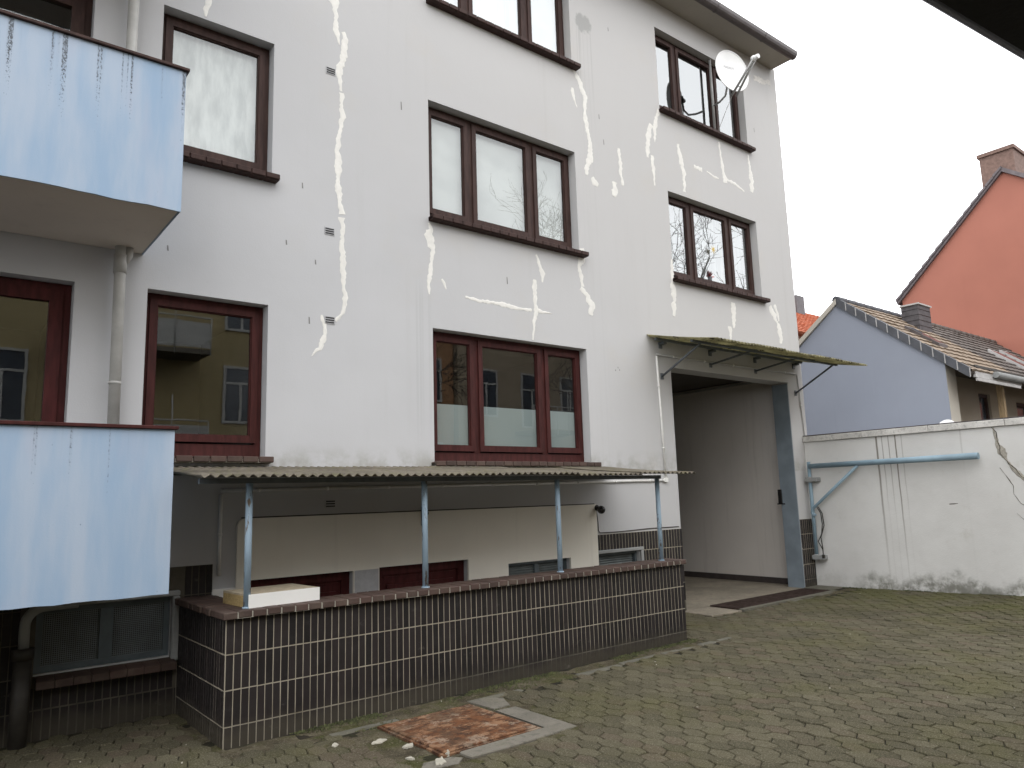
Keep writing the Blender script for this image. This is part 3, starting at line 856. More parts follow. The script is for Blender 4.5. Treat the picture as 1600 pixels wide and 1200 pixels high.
# ventilation grilles
for x, z in ((3.18, 6.32), (3.18, 4.51), (3.19, 3.56), (3.21, 1.70)):
    mb = MB(); mb.box(x - 0.055, x + 0.055, F - 0.006, F - 0.001, z - 0.04, z + 0.04)
    v = mb.build('vent_grille', M['vent_frame'] if z > 2 else M['facade'], bld)
    s_ = MB()
    for k in (-1, 0, 1): s_.box(x - 0.047, x + 0.047, F - 0.009, F - 0.0062, z + k * 0.024 - 0.0065, z + k * 0.024 + 0.0065)
    s_.build('vent_slot', M['vent'], v)

# white filler smeared over the cracks: thin, ragged, a few millimetres proud
PATCHES = [
    [(3.168,7.269,0.166),(3.207,7.177,0.107),(3.222,7.107,0.066),(3.239,6.921,0.057),(3.255,6.774,0.057),(3.285,6.671,0.032)],
    [(3.323,6.839,0.041),(3.361,6.762,0.074),(3.346,6.656,0.074),(3.317,6.492,0.073),(3.287,6.405,0.072),(3.28,6.289,0.056),(3.303,6.125,0.04)],
    [(3.304,6.11,0.08),(3.32,5.891,0.079),(3.298,5.699,0.07),(3.277,5.582,0.054),(3.263,5.432,0.061),(3.278,5.291,0.069),(3.287,5.041,0.076),(3.295,4.864,0.068),(3.318,4.726,0.06)],
    [(3.326,4.692,0.083),(3.334,4.573,0.053),(3.334,4.517,0.075),(3.335,4.271,0.067),(3.343,4.133,0.059),(3.351,3.926,0.059),(3.366,3.825,0.066),(3.345,3.684,0.066),(3.295,3.596,0.058),(3.253,3.563,0.043)],
    [(3.098,3.604,0.021),(3.12,3.553,0.056),(3.141,3.475,0.049),(3.128,3.354,0.063),(3.088,3.25,0.062),(3.034,3.212,0.034),(3.0,3.163,0.014)],
    [(4.402,4.867,0.027),(4.427,4.795,0.054),(4.391,4.71,0.134),(4.416,4.639,0.098),(4.449,4.553,0.062),(4.429,4.397,0.053),(4.402,4.278,0.07),(4.382,4.124,0.061),(4.398,4.014,0.026)],
    [(4.565,4.222,0.027),(4.6,4.174,0.036),(4.625,4.109,0.018)],
    [(4.893,4.057,0.031),(5.06,4.05,0.047),(5.347,4.044,0.056),(5.594,4.039,0.065),(5.914,4.042,0.042)],
    [(6.01,4.055,0.05),(6.095,4.033,0.059),(6.247,4.036,0.017)],
    [(5.985,4.446,0.055),(5.98,4.335,0.087),(5.976,4.251,0.065),(5.981,4.126,0.087),(5.976,4.017,0.065),(5.938,3.871,0.064),(5.907,3.653,0.032)],
    [(6.011,4.782,0.033),(6.06,4.662,0.044),(6.108,4.543,0.078),(6.103,4.431,0.022)],
    [(6.842,5.026,0.099),(6.871,4.905,0.124),(6.779,4.772,0.073),(6.806,4.624,0.073),(6.821,4.484,0.061)],
    [(6.784,4.461,0.061),(6.897,4.371,0.086),(6.985,4.241,0.099),(6.965,4.105,0.061)],
    [(6.807,7.699,0.067),(6.864,7.622,0.067),(6.968,7.492,0.082),(7.045,7.322,0.095),(7.03,7.073,0.067),(7.053,6.838,0.081),(7.101,6.611,0.08),(7.089,6.415,0.093),(7.0,6.201,0.078),(6.996,6.124,0.039)],
    [(6.8,7.366,0.04),(6.817,7.246,0.093),(6.86,7.135,0.053),(6.882,7.094,0.026)],
    [(7.107,6.115,0.053),(7.153,6.051,0.093),(7.227,6.032,0.04)],
    [(7.694,6.712,0.057),(7.694,6.533,0.086),(7.707,6.338,0.071),(7.733,6.148,0.043)],
    [(7.56,6.163,0.098),(7.55,6.025,0.111),(7.518,5.939,0.055)],
    [(8.655,7.623,0.066),(8.58,7.461,0.097),(8.52,7.283,0.08),(8.52,7.125,0.096),(8.514,7.049,0.032)],
    [(8.464,7.318,0.08),(8.369,7.08,0.094),(8.336,6.863,0.078),(8.326,6.747,0.046)],
    [(8.433,6.807,0.063),(8.443,6.582,0.078),(8.449,6.326,0.046)],
    [(9.076,7.18,0.068),(9.102,6.971,0.084),(9.169,6.849,0.119),(9.166,6.665,0.084),(9.171,6.399,0.067)],
    [(9.448,6.902,0.057),(9.662,6.893,0.069)],
    [(9.78,6.902,0.035),(9.914,6.881,0.058),(10.102,6.862,0.035)],
    [(10.181,7.533,0.057),(10.203,7.275,0.057),(10.259,7.004,0.095),(10.292,6.83,0.095)],
    [(10.336,6.899,0.059),(10.55,6.884,0.048),(10.818,6.811,0.036)],
    [(11.028,7.538,0.062),(11.049,7.27,0.083),(11.076,7.039,0.124),(11.031,6.851,0.082)],
    [(8.746,5.218,0.047),(8.726,5.013,0.077),(8.699,4.889,0.092),(8.742,4.715,0.139),(8.737,4.516,0.123),(8.703,4.323,0.045)],
    [(10.228,4.748,0.108),(10.222,4.565,0.108),(10.208,4.318,0.071)],
    [(10.09,4.335,0.088),(10.097,4.114,0.053)],
    [(11.308,4.846,0.08),(11.418,4.667,0.122),(11.544,4.455,0.123),(11.566,4.208,0.081)],
    [(11.451,4.889,0.061),(11.527,4.739,0.061),(11.547,4.604,0.041)],
    [(11.399,9.128,0.093),(11.666,9.158,0.122),(11.964,9.21,0.096)],
    [(1.891,6.64,0.072),(1.876,6.524,0.065),(1.873,6.427,0.019)],
]

def ribbon(mb, pts, seed, y, t):
    r_ = random.Random(seed)
    P = []
    for i in range(len(pts) - 1):
        (x0, z0, w0), (x1, z1, w1) = pts[i], pts[i + 1]
        L = math.hypot(x1 - x0, z1 - z0); n = max(2, int(L / 0.022))
        for k in range(n):
            u = k / n; P.append((x0 + (x1 - x0) * u, z0 + (z1 - z0) * u, w0 + (w1 - w0) * u))
    P.append(pts[-1])
    lf, rt = [], []
    j1 = j2 = 0.0
    for i, (x, z, w_) in enumerate(P):
        a, b = P[max(0, i - 1)], P[min(len(P) - 1, i + 1)]
        dx, dz = b[0] - a[0], b[1] - a[1]; L = math.hypot(dx, dz) or 1
        nx, nz = -dz / L, dx / L
        j1 = 0.72 * j1 + r_.uniform(-0.5, 0.5) * w_ * 0.36; j2 = 0.72 * j2 + r_.uniform(-0.5, 0.5) * w_ * 0.36
        h = w_ * 0.46
        lf.append((x + nx * (h + j1), z + nz * (h + j1))); rt.append((x - nx * (h + j2), z - nz * (h + j2)))
    n = len(P); vs_ = []
    for i in range(n):
        l_, r2 = lf[i], rt[i]; m1 = (l_[0] * .75 + r2[0] * .25, l_[1] * .75 + r2[1] * .25); m2 = (l_[0] * .25 + r2[0] * .75, l_[1] * .25 + r2[1] * .75)
        tt = t * (1 + 0.15 * r_.uniform(-1, 1))
        vs_ += [(l_[0], y - 0.001, l_[1]), (m1[0], y - tt, m1[1]), (m2[0], y - tt * 0.9, m2[1]), (r2[0], y - 0.001, r2[1])]
    fs = [(4 * i + k, 4 * i + k + 1, 4 * i + 4 + k + 1, 4 * i + 4 + k) for i in range(n - 1) for k in range(3)]
    mb.add(vs_, fs)
for i, pl in enumerate(PATCHES):
    mb = MB(); ribbon(mb, pl, i + 5, F, 0.0035)
    mb.build('crack_filler', M['coping'] if i == 32 else M['filler'], bld)

# small scuffs and plugs on the render
sc_ = MB()
for (x, z, h) in ((4.05, 6.20, .10), (3.03, 4.15, .05), (2.97, 3.53, .07), (2.88, 4.94, .06), (5.53, 4.36, .09), (7.60, 8.58, .06), (7.31, 7.09, .07), (7.38, 6.72, .08), (11.28, 8.08, .08), (7.38, 3.39, .02), (7.43, 3.43, .02), (7.46, 3.40, .02), (1.62, 4.03, .05), (2.72, 4.3, .05)):
    sc_.quad((x - .006, F - .0015, z - h / 2), (x + .010, F - .0015, z - h / 2), (x + .004, F - .0015, z + h / 2), (x - .008, F - .0015, z + h / 2))
sc_.build('scuff_mark', M['scuff'], bld, kind='stuff')

# basement: cream bay, red doors, windows, tiled plinth
bay = MB(); rc = 0.07
hl = [(*d,) for d in BD] + [BW2]
bh = [(a, b, max(c, -1.19), d, 0.0301) for a, b, c, d in hl]
wall_holes(bay, 2.30, 6.86, -1.19, 1.52, F - 0.03, bh, 0.03)
arc = [(2.30 + rc - rc * math.cos(t), 1.52 + rc * math.sin(t)) for t in [i * math.pi / 12 for i in range(7)]]
bay.add([(x, F - 0.03, z) for x, z in arc] + [(6.86, F - 0.03, 1.59), (6.86, F - 0.03, 1.52)], [list(range(len(arc) + 2))])
top = arc + [(6.86, 1.59)]
for i in range(len(top) - 1): bay.quad((top[i][0], F - .03, top[i][1]), (top[i + 1][0], F - .03, top[i + 1][1]), (top[i + 1][0], F, top[i + 1][1]), (top[i][0], F, top[i][1]))
bay.quad((6.86, F - .03, -1.19), (6.86, F, -1.19), (6.86, F, 1.59), (6.86, F - .03, 1.59)); bay.quad((2.30, F - .03, -1.19), (2.30, F, -1.19), (2.30, F, 1.52), (2.30, F - .03, 1.52))
bay.build('basement_bay', M['bay'], bld)
jl = MB(); jl.box(2.34, 6.85, F - .007, F - .0015, 1.591, 1.602); jl.build('shadow_dirt_line', M['iron'], bld)  # dark strip drawn for the shadow and dirt line over the bay
wp = MB(); wp.cbox(2.095, 2.298, F - 0.026, F - 0.002, -1.19, 0.985, 0.006); wp.build('whitewashed_base', M['white_paint'], bld)
pr = MB(); pr.box(3.46, 3.725, F - 0.033, F - 0.0305, -1.19, 1.035); pr.build('grey_pier', M['vent_frame'], bld)
for (a, b, c, d) in BD:
    mb = MB(); ring(mb, a + .003, b - .003, -1.12, d - .003, 0.085, F + 0.06, F + 0.139)
    mb.box(a + .088, b - .088, F + 0.085, F + 0.12, -1.05, d - .088)
    dr = mb.build('basement_door', M['door_red'], bld)
    q = MB(); ring(q, a + .14, b - .14, -1.0, d - 0.19, 0.05, F + 0.07, F + 0.0845)
    q.box(a + .11, b - .11, F + .075, F + .0845, d - 0.125, d - 0.11); q.build('door_panel', M['door_red'], dr)
    s_ = MB(); s_.box(a + .30, b - .22, F + 0.064, F + 0.0695, d - 0.335, d - 0.265); s_.build('letter_plate', M['black'], dr)
def slat_window(x0, x1, z0, z1, parts):
    mb = MB(); ring(mb, x0 + .003, x1 - .003, z0 + .003, z1 - .003, 0.035, F + 0.05, F + 0.118); mid = [x0 + .035] + parts + [x1 - .035]
    for s in parts: mb.box(s - .03, s + .03, F + .046, F + .118, z0 + .04, z1 - .04)
    mb.box(x0 + .003, x1 - .003, F + .114, F + .119, z0 + .003, z1 - .003)
    bw = mb.build('basement_window', M['bframe'], bld)
    for i in range(len(mid) - 1):
        n = int((z1 - z0 - .08) / 0.028)
        for k in range(n):
            z = z1 - 0.05 - k * 0.028
            s_ = MB(); a, b = mid[i] + .028, mid[i + 1] - .028
            s_.add([(a, F + .072, z - .020), (b, F + .072, z - .020), (b, F + .094, z), (a, F + .094, z), (a, F + .075, z - .022), (b, F + .075, z - .022), (b, F + .097, z - .002), (a, F + .097, z - .002)], [(0, 1, 2, 3), (4, 5, 6, 7), (0, 1, 5, 4), (2, 3, 7, 6), (0, 3, 7, 4), (1, 2, 6, 5)])
            s_.build('louvre_slat', M['louvre'], bw)
    return bw
slat_window(*BW2, [5.89])
bwr = slat_window(*BWR, [])
sr = MB(); sr.cbox(6.862, 7.715, F - 0.035, F - 0.002, 0.962, 1.005, 0.006); sr.cbox(7.662, 7.715, F - 0.035, F - 0.002, 0.1, 0.96, 0.006); sr.build('window_surround', M['bframe_light'], bwr)

# basement window beside the balcony: concrete surround, two wire-mesh casements, clinker sill
x0, x1, z0, z1 = BWL
mb = MB(); mb.cbox(x0 - 0.05, x1 + 0.058, F - 0.06, F - 0.002, z1 + .001, z1 + 0.045, 0.008); mb.cbox(x1 + .002, x1 + 0.058, F - 0.06, F - 0.002, z0 - .04, z1 - .001, 0.008)
bwl = mb.build('basement_window', M['bframe_light'], bld)
fr = MB(); ring(fr, x0 + .003, x1 - .003, z0 + .003, z1 - .003, 0.045, F + 0.03, F + 0.10); fr.box(1.235, 1.33, F + .026, F + .10, z0 + .05, z1 - .05); fr.build('casement_frame', M['bframe'], bwl)
bk = MB(); bk.box(x0 + .003, x1 - .003, F + 0.108, F + 0.112, z0 + .003, z1 - .003); bk.build('inner_panel', M['dark'], bwl)
wm = MB()
for a, b in ((x0 + .048, 1.234), (1.331, x1 - .048)):
    x = a
    while x < b: wm.box(x, x + .005, F + .045, F + .0485, z0 + .048, z1 - .048); x += 0.0150
    z = z0 + .048
    while z < z1 - .048: wm.box(a, b, F + .041, F + .0445, z, z + .005); z += 0.0150
wm.build('wire_mesh', M['mesh_wire'], bwl, kind='stuff')
me = MB(); vs_, fs = cbox_data(-.061, .061, -.11, .11, -.03, .03, .005); me.add([(x, y, z - .18 * -y) for x, y, z in vs_], fs); me = me.mesh('sill_brick', M['clinker'])
for i in range(8): put(me, 'sill_brick', (0.86 + i * 0.1245, F - 0.028, z0 - 0.045), bwl)

# plinth tiles
def tile_mesh(w_, h_, flat):
    mb = MB(); c = .003
    # front chamfered tile, front towards -Y
    a, b = w_ / 2, h_ / 2
    vs_ = [(-a, .006, -b), (a, .006, -b), (a, .006, b), (-a, .006, b), (-a, -.004, -b), (a, -.004, -b), (a, -.004, b), (-a, -.004, b),
           (-a + c, -.008, -b + c), (a - c, -.008, -b + c), (a - c, -.008, b - c), (-a + c, -.008, b - c)]
    fs = [(0, 1, 5, 4), (1, 2, 6, 5), (2, 3, 7, 6), (3, 0, 4, 7), (4, 5, 9, 8), (5, 6, 10, 9), (6, 7, 11, 10), (7, 4, 8, 11), (8, 9, 10, 11)]
    mb.add(vs_, fs)
    return mb.mesh('tile', M['tile'])
TP = 0.0585
T_full, T_low = tile_mesh(.0538, .2415, 0), tile_mesh(.0538, .160, 0)
T_half = tile_mesh(.0505, .092, 0)
PLB = ((6.863, 8.548, 0.97, 1.203), (7.718, 8.548, -1.15, 0.969), (11.652, 12.128, -0.1, 1.203), (-0.9, BWL[0] - .001, -0.1, 1.203), (BWL[1] + .001, 2.093, -0.1, 1.203), (BWL[0], BWL[1], -0.1, BWL[2] - .01), (BWL[0], BWL[1], BWL[3] + .002, 1.203))
plinths = []
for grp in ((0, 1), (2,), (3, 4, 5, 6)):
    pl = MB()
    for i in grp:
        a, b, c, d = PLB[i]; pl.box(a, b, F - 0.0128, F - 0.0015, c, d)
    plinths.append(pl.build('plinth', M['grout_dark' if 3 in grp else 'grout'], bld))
def tiles_on(parent, xa, xb, rows, y, skip=None):
    n = round((xb - xa + .0095) / TP); tp = (xb - xa + .0095) / n
    for i in range(n):
        x = xa + .0245 + i * tp
        for z in rows:
            if skip and skip(x, z): continue
            put(T_full, 'tile', (x, y + rng.uniform(-.0008, .0008), z), parent, (0, rng.gauss(0, .0035), rng.gauss(0, .006)))
rows = [1.203 - .122 - k * .2475 for k in range(5)]
tiles_on(plinths[0], 6.863, 8.55, rows[:1], F - .007)
tiles_on(plinths[0], 7.718, 8.55, rows[1:4], F - .007)
tiles_on(plinths[1], 11.654, 12.13, rows, F - .007)
def sk(x, z): return (BWL[0] - .08 < x < BWL[1] + .08) and (z > .30)
tiles_on(plinths[2], 0.40, 2.095, rows, F - .007, sk)
for i in range(int((BWL[1] + .0 - BWL[0] + .1) / TP)):
    put(T_low, 'tile', (BWL[0] - .045 + .0285 + i * TP, F - .007, .300), plinths[2])

# gateway through the building
P0 = F + 0.30
g_ = MB()
g_.quad((11.95, P0, -.1), (11.95, 15.5, -.1), (11.95, 15.5, 3.75), (11.95, P0, 3.75)); g_.quad((11.65, P0, -.1), (11.95, P0, -.1), (11.95, P0, 3.75), (11.65, P0, 3.75))
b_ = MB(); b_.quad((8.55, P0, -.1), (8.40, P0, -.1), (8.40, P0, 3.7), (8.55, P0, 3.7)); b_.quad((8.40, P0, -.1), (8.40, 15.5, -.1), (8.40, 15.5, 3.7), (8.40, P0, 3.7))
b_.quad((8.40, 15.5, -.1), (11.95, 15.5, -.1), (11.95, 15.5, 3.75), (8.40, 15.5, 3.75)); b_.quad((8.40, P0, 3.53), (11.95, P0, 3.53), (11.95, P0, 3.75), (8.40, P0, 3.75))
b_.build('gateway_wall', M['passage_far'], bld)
g_.build('gateway_wall', M['passage'], bld)
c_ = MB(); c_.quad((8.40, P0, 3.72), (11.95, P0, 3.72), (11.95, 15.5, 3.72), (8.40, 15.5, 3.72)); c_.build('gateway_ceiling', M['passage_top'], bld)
t_ = MB(); t_.box(11.915, 11.948, P0 + .01, 15.4, 3.655, 3.69); t_.build('ceiling_conduit', M['pipe'], bld)
sk_ = MB(); sk_.box(11.938, 11.9485, P0 + .004, 15.4, 0.02, 0.185); sk_.build('skirting', M['passage_dark'], bld)
j_ = MB(); j_.box(11.632, 11.649, F + .004, P0, 0.05, 3.51); j_.build('gate_jamb', M['jamb'], bld)
h_ = MB(); h_.cbox(11.60, 11.631, 7.22, 7.29, 1.46, 1.71, .006); h_.box(11.585, 11.60, 7.16, 7.30, 1.455, 1.475); h_.build('lock_case', M['black'], bld)
fl = MB(); fl.box(8.552, 11.648, F - .02, P0, 0.0, 0.082); fl.box(8.402, 11.948, P0 + .001, 15.4, 0.0, 0.082); fl.build('gateway_floor', M['floor'], bld)

# ------------------------------------------------------------------ tiled parapet round the basement stairs
PX0, PX1, PY = 1.828, 6.975, 5.688
par = thing('parapet_wall', (4.4, 5.8, 0.0), 'low stairwell wall clad in dark brown upright tiles with a clinker coping', 'low wall')
core = MB()
core.box(PX0 - .0058, PX1, PY - .0058, PY + 0.22, -1.2, 0.894); core.box(PX0 - .0058, PX0 + 0.22, PY + 0.2205, F - 0.016, -1.2, 0.894)
core.build('wall_core', M['grout'], par)
Rt = [0.7685, 0.520, 0.272]
spots = []
nF = round((PX1 - PX0 + .0075) / TP); tp = (PX1 - PX0 + .0075) / nF
for i in range(nF):
    x = PX0 + .0000 + .0269 + i * tp
    for z in Rt: spots.append(((x, PY - .0005, z), None, T_full))
    spots.append(((x, PY - .0005, 0.065), None, T_low))
for i in range(int((F - PY) / TP)):
    y = PY + .0265 + i * TP
    for z in Rt: spots.append(((PX0 - .0005, y, z), -math.pi / 2, T_full))
    spots.append(((PX0 - .0005, y, 0.065), -math.pi / 2, T_low))
def tsize(s):
    v = Vector(s[0]) - EYE; n = Vector((0, -1, 0)) if s[1] is None else Vector((-1, 0, 0))
    return -abs(v.dot(n)) / v.length ** 3 * (0.14 if s[2] is T_low else 0.24)
spots.sort(key=tsize)
rest = MB()
for i, (p, rz, me) in enumerate(spots):
    p = Vector(p); tl = (0, rng.gauss(0, .0035), rng.gauss(0, .007))
    if rz is None: p.y += rng.uniform(-.0010, .0010)
    else: p.x += rng.uniform(-.0010, .0010); tl = (0, 0, rz + rng.gauss(0, .007))
    if i < 300: put(me, 'tile', p, par, tl)
    else:
        mt = Matrix.Translation(p) @ Matrix.Rotation(tl[2], 4, 'Z')
        rest.add([mt @ v.co for v in me.vertices], [list(f.vertices) for f in me.polygons])
rest.build('tile_field', M['tile'], par, kind='stuff')
# coping: clinker headers on a mortar bed
bed = MB(); bed.box(PX0 - .035, PX1 + .02, PY - .052, PY + .245, .8945, .938); bed.box(PX0 - .035, PX0 + .245, PY + .2455, F - .009, .8945, .938)
bed.build('coping_bed', M['mortar'], par)
CP = 0.1085
cm = MB(); cm.cbox(-.0495, .0495, -.155, .155, -.026, .026, .006); cm = cm.mesh('coping_brick', M['clinker'])
n = int((PX1 + .06 - PX0 + .04) / CP)
for i in range(n):
    put(cm, 'coping_brick', (PX0 - .040 + .0495 + i * CP, PY + .096 + rng.uniform(-.003, .003), .9205 + rng.uniform(-.002, .002)), par, (rng.gauss(0, .006), rng.gauss(0, .006), rng.gauss(0, .008)))
for i in range(9):
    put(cm, 'coping_brick', (PX0 + .106 + rng.uniform(-.003, .003), PY + .258 + .0495 + i * CP, .9205 + rng.uniform(-.002, .002)), par, (rng.gauss(0, .006), rng.gauss(0, .006), math.pi / 2 + rng.gauss(0, .008)))
# stairwell floor
sw = MB(); sw.box(2.05, 6.97, 5.91, F - .032, -1.3, -1.12); tag(sw.build('stairwell_floor', M['slab'], ground))

# ------------------------------------------------------------------ corrugated canopies
def corr_sheet(x0, x1, yb, zb, yf, zf, seed, pitch=0.0765, amp=0.0105, thick=0.007):
    r_ = random.Random(seed); mb = MB(); n = int((x1 - x0) / pitch * 8)
    jf, jb = r_.uniform(-.012, .012), r_.uniform(-.006, .006); sk = r_.uniform(-.004, .004); vs_ = []
    rows_ = 5
    for lay in (0, 1):
        for j in range(rows_):
            t = j / (rows_ - 1)
            for i in range(n + 1):
                x = x0 + (x1 - x0) * i / n
                y = yb + (yf - yb) * t + (jf if j == rows_ - 1 else 0) + (r_.uniform(-.004, .004) if j == rows_ - 1 and lay == 0 else 0)
                z = zb + (zf - zb) * t + amp * math.sin(2 * math.pi * x / pitch) - 0.012 * math.sin(math.pi * t) + sk * (x - x0) + jb
                vs_.append((x, y, z + (thick if lay else 0)))
    st = n + 1; L = rows_ * st; fs = []
    for lay in (0, 1):
        for j in range(rows_ - 1):
            for i in range(n):
                a = lay * L + j * st + i; fs.append((a, a + 1, a + st + 1, a + st))
    for i in range(n):
        a = (rows_ - 1) * st + i; fs.append((a, a + 1, L + a + 1, L + a)); fs.append((i, i + 1, L + i + 1, L + i))
    for j in range(rows_ - 1):
        for e in (0, n):
            a = j * st + e; fs.append((a, a + st, L + a + st, L + a))
    mb.add(vs_, fs, False)
    return mb
low = thing('corrugated_canopy', (4.4, 6.3, 1.9), 'long grey corrugated canopy on thin light blue posts above the basement stairs', 'canopy')
xa = 1.56
for i in range(6):
    corr_sheet(xa + i * 0.918, xa + (i + 1) * 0.918 + 0.03, F - .004, 2.052 + .006 * (i % 2), 5.50, 1.918 + .006 * (i % 2), i + 3).build('corrugated_sheet', M['corr'], low)
b = MB(); b.box(1.62, 6.76, 5.735, 5.775, 1.873, 1.913); b.build('beam', M['steel'], low)
b = MB(); b.box(1.70, 7.0, F - .05, F - .004, 1.985, 2.022); b.build('wall_batten', M['iron'], low)
for x in (1.995, 3.56, 5.155, 6.705):
    p = MB(); p.tube([(x, 5.755, .945), (x, 5.755, 1.874)], .0265, 14); po = p.build('post', M['post'], low)
    p = MB(); p.tube([(x, 5.755, .944), (x, 5.755, .957)], .036, 14); p.build('post_foot', M['post'], po)

gc = thing('corrugated_canopy', (10.0, 6.4, 3.7), 'frayed yellow-green corrugated canopy on struts above the gateway', 'canopy')
xa = 8.06
for i in range(5):
    corr_sheet(xa + i * .80, xa + (i + 1) * .80 + .03, F - .004, 3.952 + .012 * (i % 2), 5.76, 3.682 + .012 * (i % 2), i + 43, 0.076, 0.012).build('corrugated_sheet', M['corr_gate'], gc)
for y, z in ((6.23, 3.758), (6.86, 3.90)):
    b = MB(); b.box(8.14, 12.0, y - .02, y + .02, z - .02, z + .018); b.build('purlin', M['steel'], gc)
for x, zl in ((8.34, 3.38), (9.51, 3.655), (10.71, 3.655), (11.87, 3.36)):
    s_ = MB(); s_.tube([(x, F - .012, zl), (x, 6.23, 3.74)], .016, 8)
    st_ = s_.build('strut', M['steel'], gc)
    q = MB(); q.box(x - .03, x + .03, F - .012, F - .002, zl - .045, zl + .045); q.build('strut_plate', M['steel'], st_)
    q = MB(); q.box(x - .035, x + .035, F - .10, F - .003, 3.845, 3.88); q.box(x - .035, x + .035, F - .016, F - .003, 3.79, 3.845); q.build('wall_bracket', M['steel'], gc)

# ------------------------------------------------------------------ pipes and cables on the facade
dp = thing('downpipe', (1.22, F - .085, 2.0), 'pale grey downpipe running down the facade beside the balconies', 'downpipe')
p = MB(); p.tube([(1.235, F - .10, 2.2), (1.225, F - .10, 3.80), (1.225, F - .10, 9.5)], .046, 16); p.build('pipe', M['pipe'], dp)
p = MB(); p.tube([(1.225, F - .10, 3.70), (1.225, F - .10, 3.86)], .053, 16); p.tube([(1.25, F - .10, 3.79), (1.285, F - .11, 3.86), (1.29, F - .11, 3.94)], .032, 12); p.build('pipe_collar', M['pipe'], dp)
for z in (2.75, 5.55):
    p = MB(); p.tube([(1.228, F - .10, z - .012), (1.228, F - .10, z + .012)], .051, 16); p.box(1.22, 1.24, F - .06, F - .002, z - .01, z + .01); p.build('pipe_clip', M['pipe'], dp)
sp_ = thing('standpipe', (.70, F - .13, 0), 'brown iron standpipe with a bent grey pipe under the lower balcony', 'pipe')
p = MB(); p.tube([(.705, F - .13, -.05), (.705, F - .13, .62)], .062, 16); p.tube([(.705, F - .13, .62), (.705, F - .13, .70)], .074, 16); p.build('iron_pipe', M['iron'], sp_)
p = MB(); p.tube([(.705, F - .13, .70), (.705, F - .13, .86)] + [(.705 + .13 * (1 - math.cos(a)), F - .13, .86 + .13 * math.sin(a)) for a in [k * math.pi / 16 for k in range(1, 9)]] + [(1.05, F - .13, .995)], .036, 14); p.build('bent_pipe', M['bframe_light'], sp_)

cd = thing('cable_conduit', (8.24, F, 1.9), 'thin white conduit round the gateway and along under the lower canopy', 'conduit')
y = F - .014
runs = [[(2.15, y - .004, 1.10), (2.15, y - .004, 1.815)], [(2.15, y, 1.845), (8.265, y, 1.885)], [(8.275, y, 1.90), (8.235, y, 3.665)], [(8.235, y, 3.69), (11.93, y, 3.70)], [(11.945, y, 3.68), (12.03, y, 2.62), (12.03, y, 2.1)]]
for i, r_ in enumerate(runs):
    p = MB(); p.tube(r_, .0155 if i != 4 else .009, 8); ob = p.build('conduit_run', M['conduit'] if i < 3 else M['pipe'], cd)
    a, b = Vector(r_[0]), Vector(r_[1]); n = max(1, int((b - a).length / .62))
    for k in range(n):
        c = a + (b - a) * ((k + .5) / n); d = (b - a).normalized() * .012
        q = MB(); q.tube([c - d, c + d], .020, 8); q.build('conduit_clip', M['conduit'], ob)
q = MB(); q.box(8.225, 8.31, F - .03, F - .001, 1.86, 1.92); q.build('junction_box', M['conduit'], cd)

# dark thin cable from the globe lamp, along the top of the plinth
cb = MB(); cb.tube([(6.875, F - .007, 1.56), (6.90, F - .007, 1.36), (6.90, F - .007, 1.255), (6.93, F - .007, 1.225), (7.3, F - .007, 1.222), (7.9, F - .007, 1.236), (8.5, F - .007, 1.232)], .006, 6)
tag(cb.build('lamp_cable', M['iron']), 'thin dark cable drooping from the globe lamp along the tile top', 'cable')
lp = thing('globe_lamp', (6.86, F, 1.52), 'small dark brown globe wall lamp at the corner of the cream plaster', 'wall lamp')
q = MB()
for i in range(9):
    for j in range(16): pass
import_sphere = bmesh.new(); bmesh.ops.create_uvsphere(import_sphere, u_segments=20, v_segments=12, radius=.052)
vs_ = [(v.co.x + 6.862, v.co.y + F - .115, v.co.z + 1.52) for v in import_sphere.verts]; fs = [[v.index for v in f.verts] for f in import_sphere.faces]; import_sphere.free()
q.add(vs_, fs, True); q.build('lamp_globe', M['black'], lp)
q = MB(); q.tube([(6.862, F - .031, 1.545), (6.862, F - .085, 1.545)], .022, 12); q.tube([(6.862, F - .032, 1.545), (6.862, F - .040, 1.545)], .038, 12); q.build('lamp_base', M['iron'], lp)
br = thing('wall_bracket', (4.25, F - .03, 1.5), 'rusty little hook bracket high on the cream basement wall', 'bracket')
q = MB(); q.box(4.235, 4.275, F - .041, F - .031, 1.44, 1.64); q.build('back_plate', M['iron'], br)
q = MB(); q.tube([(4.255, F - .04, 1.60), (4.255, F - .12, 1.60), (4.255, F - .14, 1.57), (4.235, F - .13, 1.53)], .009, 8); q.build('hook', M['iron'], br)

# chipboard box lying on the coping
bx = thing('chipboard_box', (2.27, 5.98, .947), 'flat white-fronted chipboard box lying on the clinker coping', 'box')
bx.rotation_euler = (0, 0, R(4))
def local(mb, name, mat): 
    o = put(mb.mesh(name, mat, (0, 0, 0)), name, WO[bx], bx); return o
q = MB(); q.box(-.29, .29, -.241, -.225, 0, .098); local(q, 'white_panel', M['melamine'])
q = MB(); q.box(-.29, .29, -.224, .25, .084, .0975); local(q, 'lid_panel', M['chip_top'])
for xx in (-.29, .274):
    q = MB(); q.box(xx, xx + .016, -.224, .25, 0, .083); local(q, 'edge_panel', M['chip_edge'])
q = MB(); q.box(-.273, .273, .235, .25, 0, .083); local(q, 'edge_panel', M['chip_edge'])

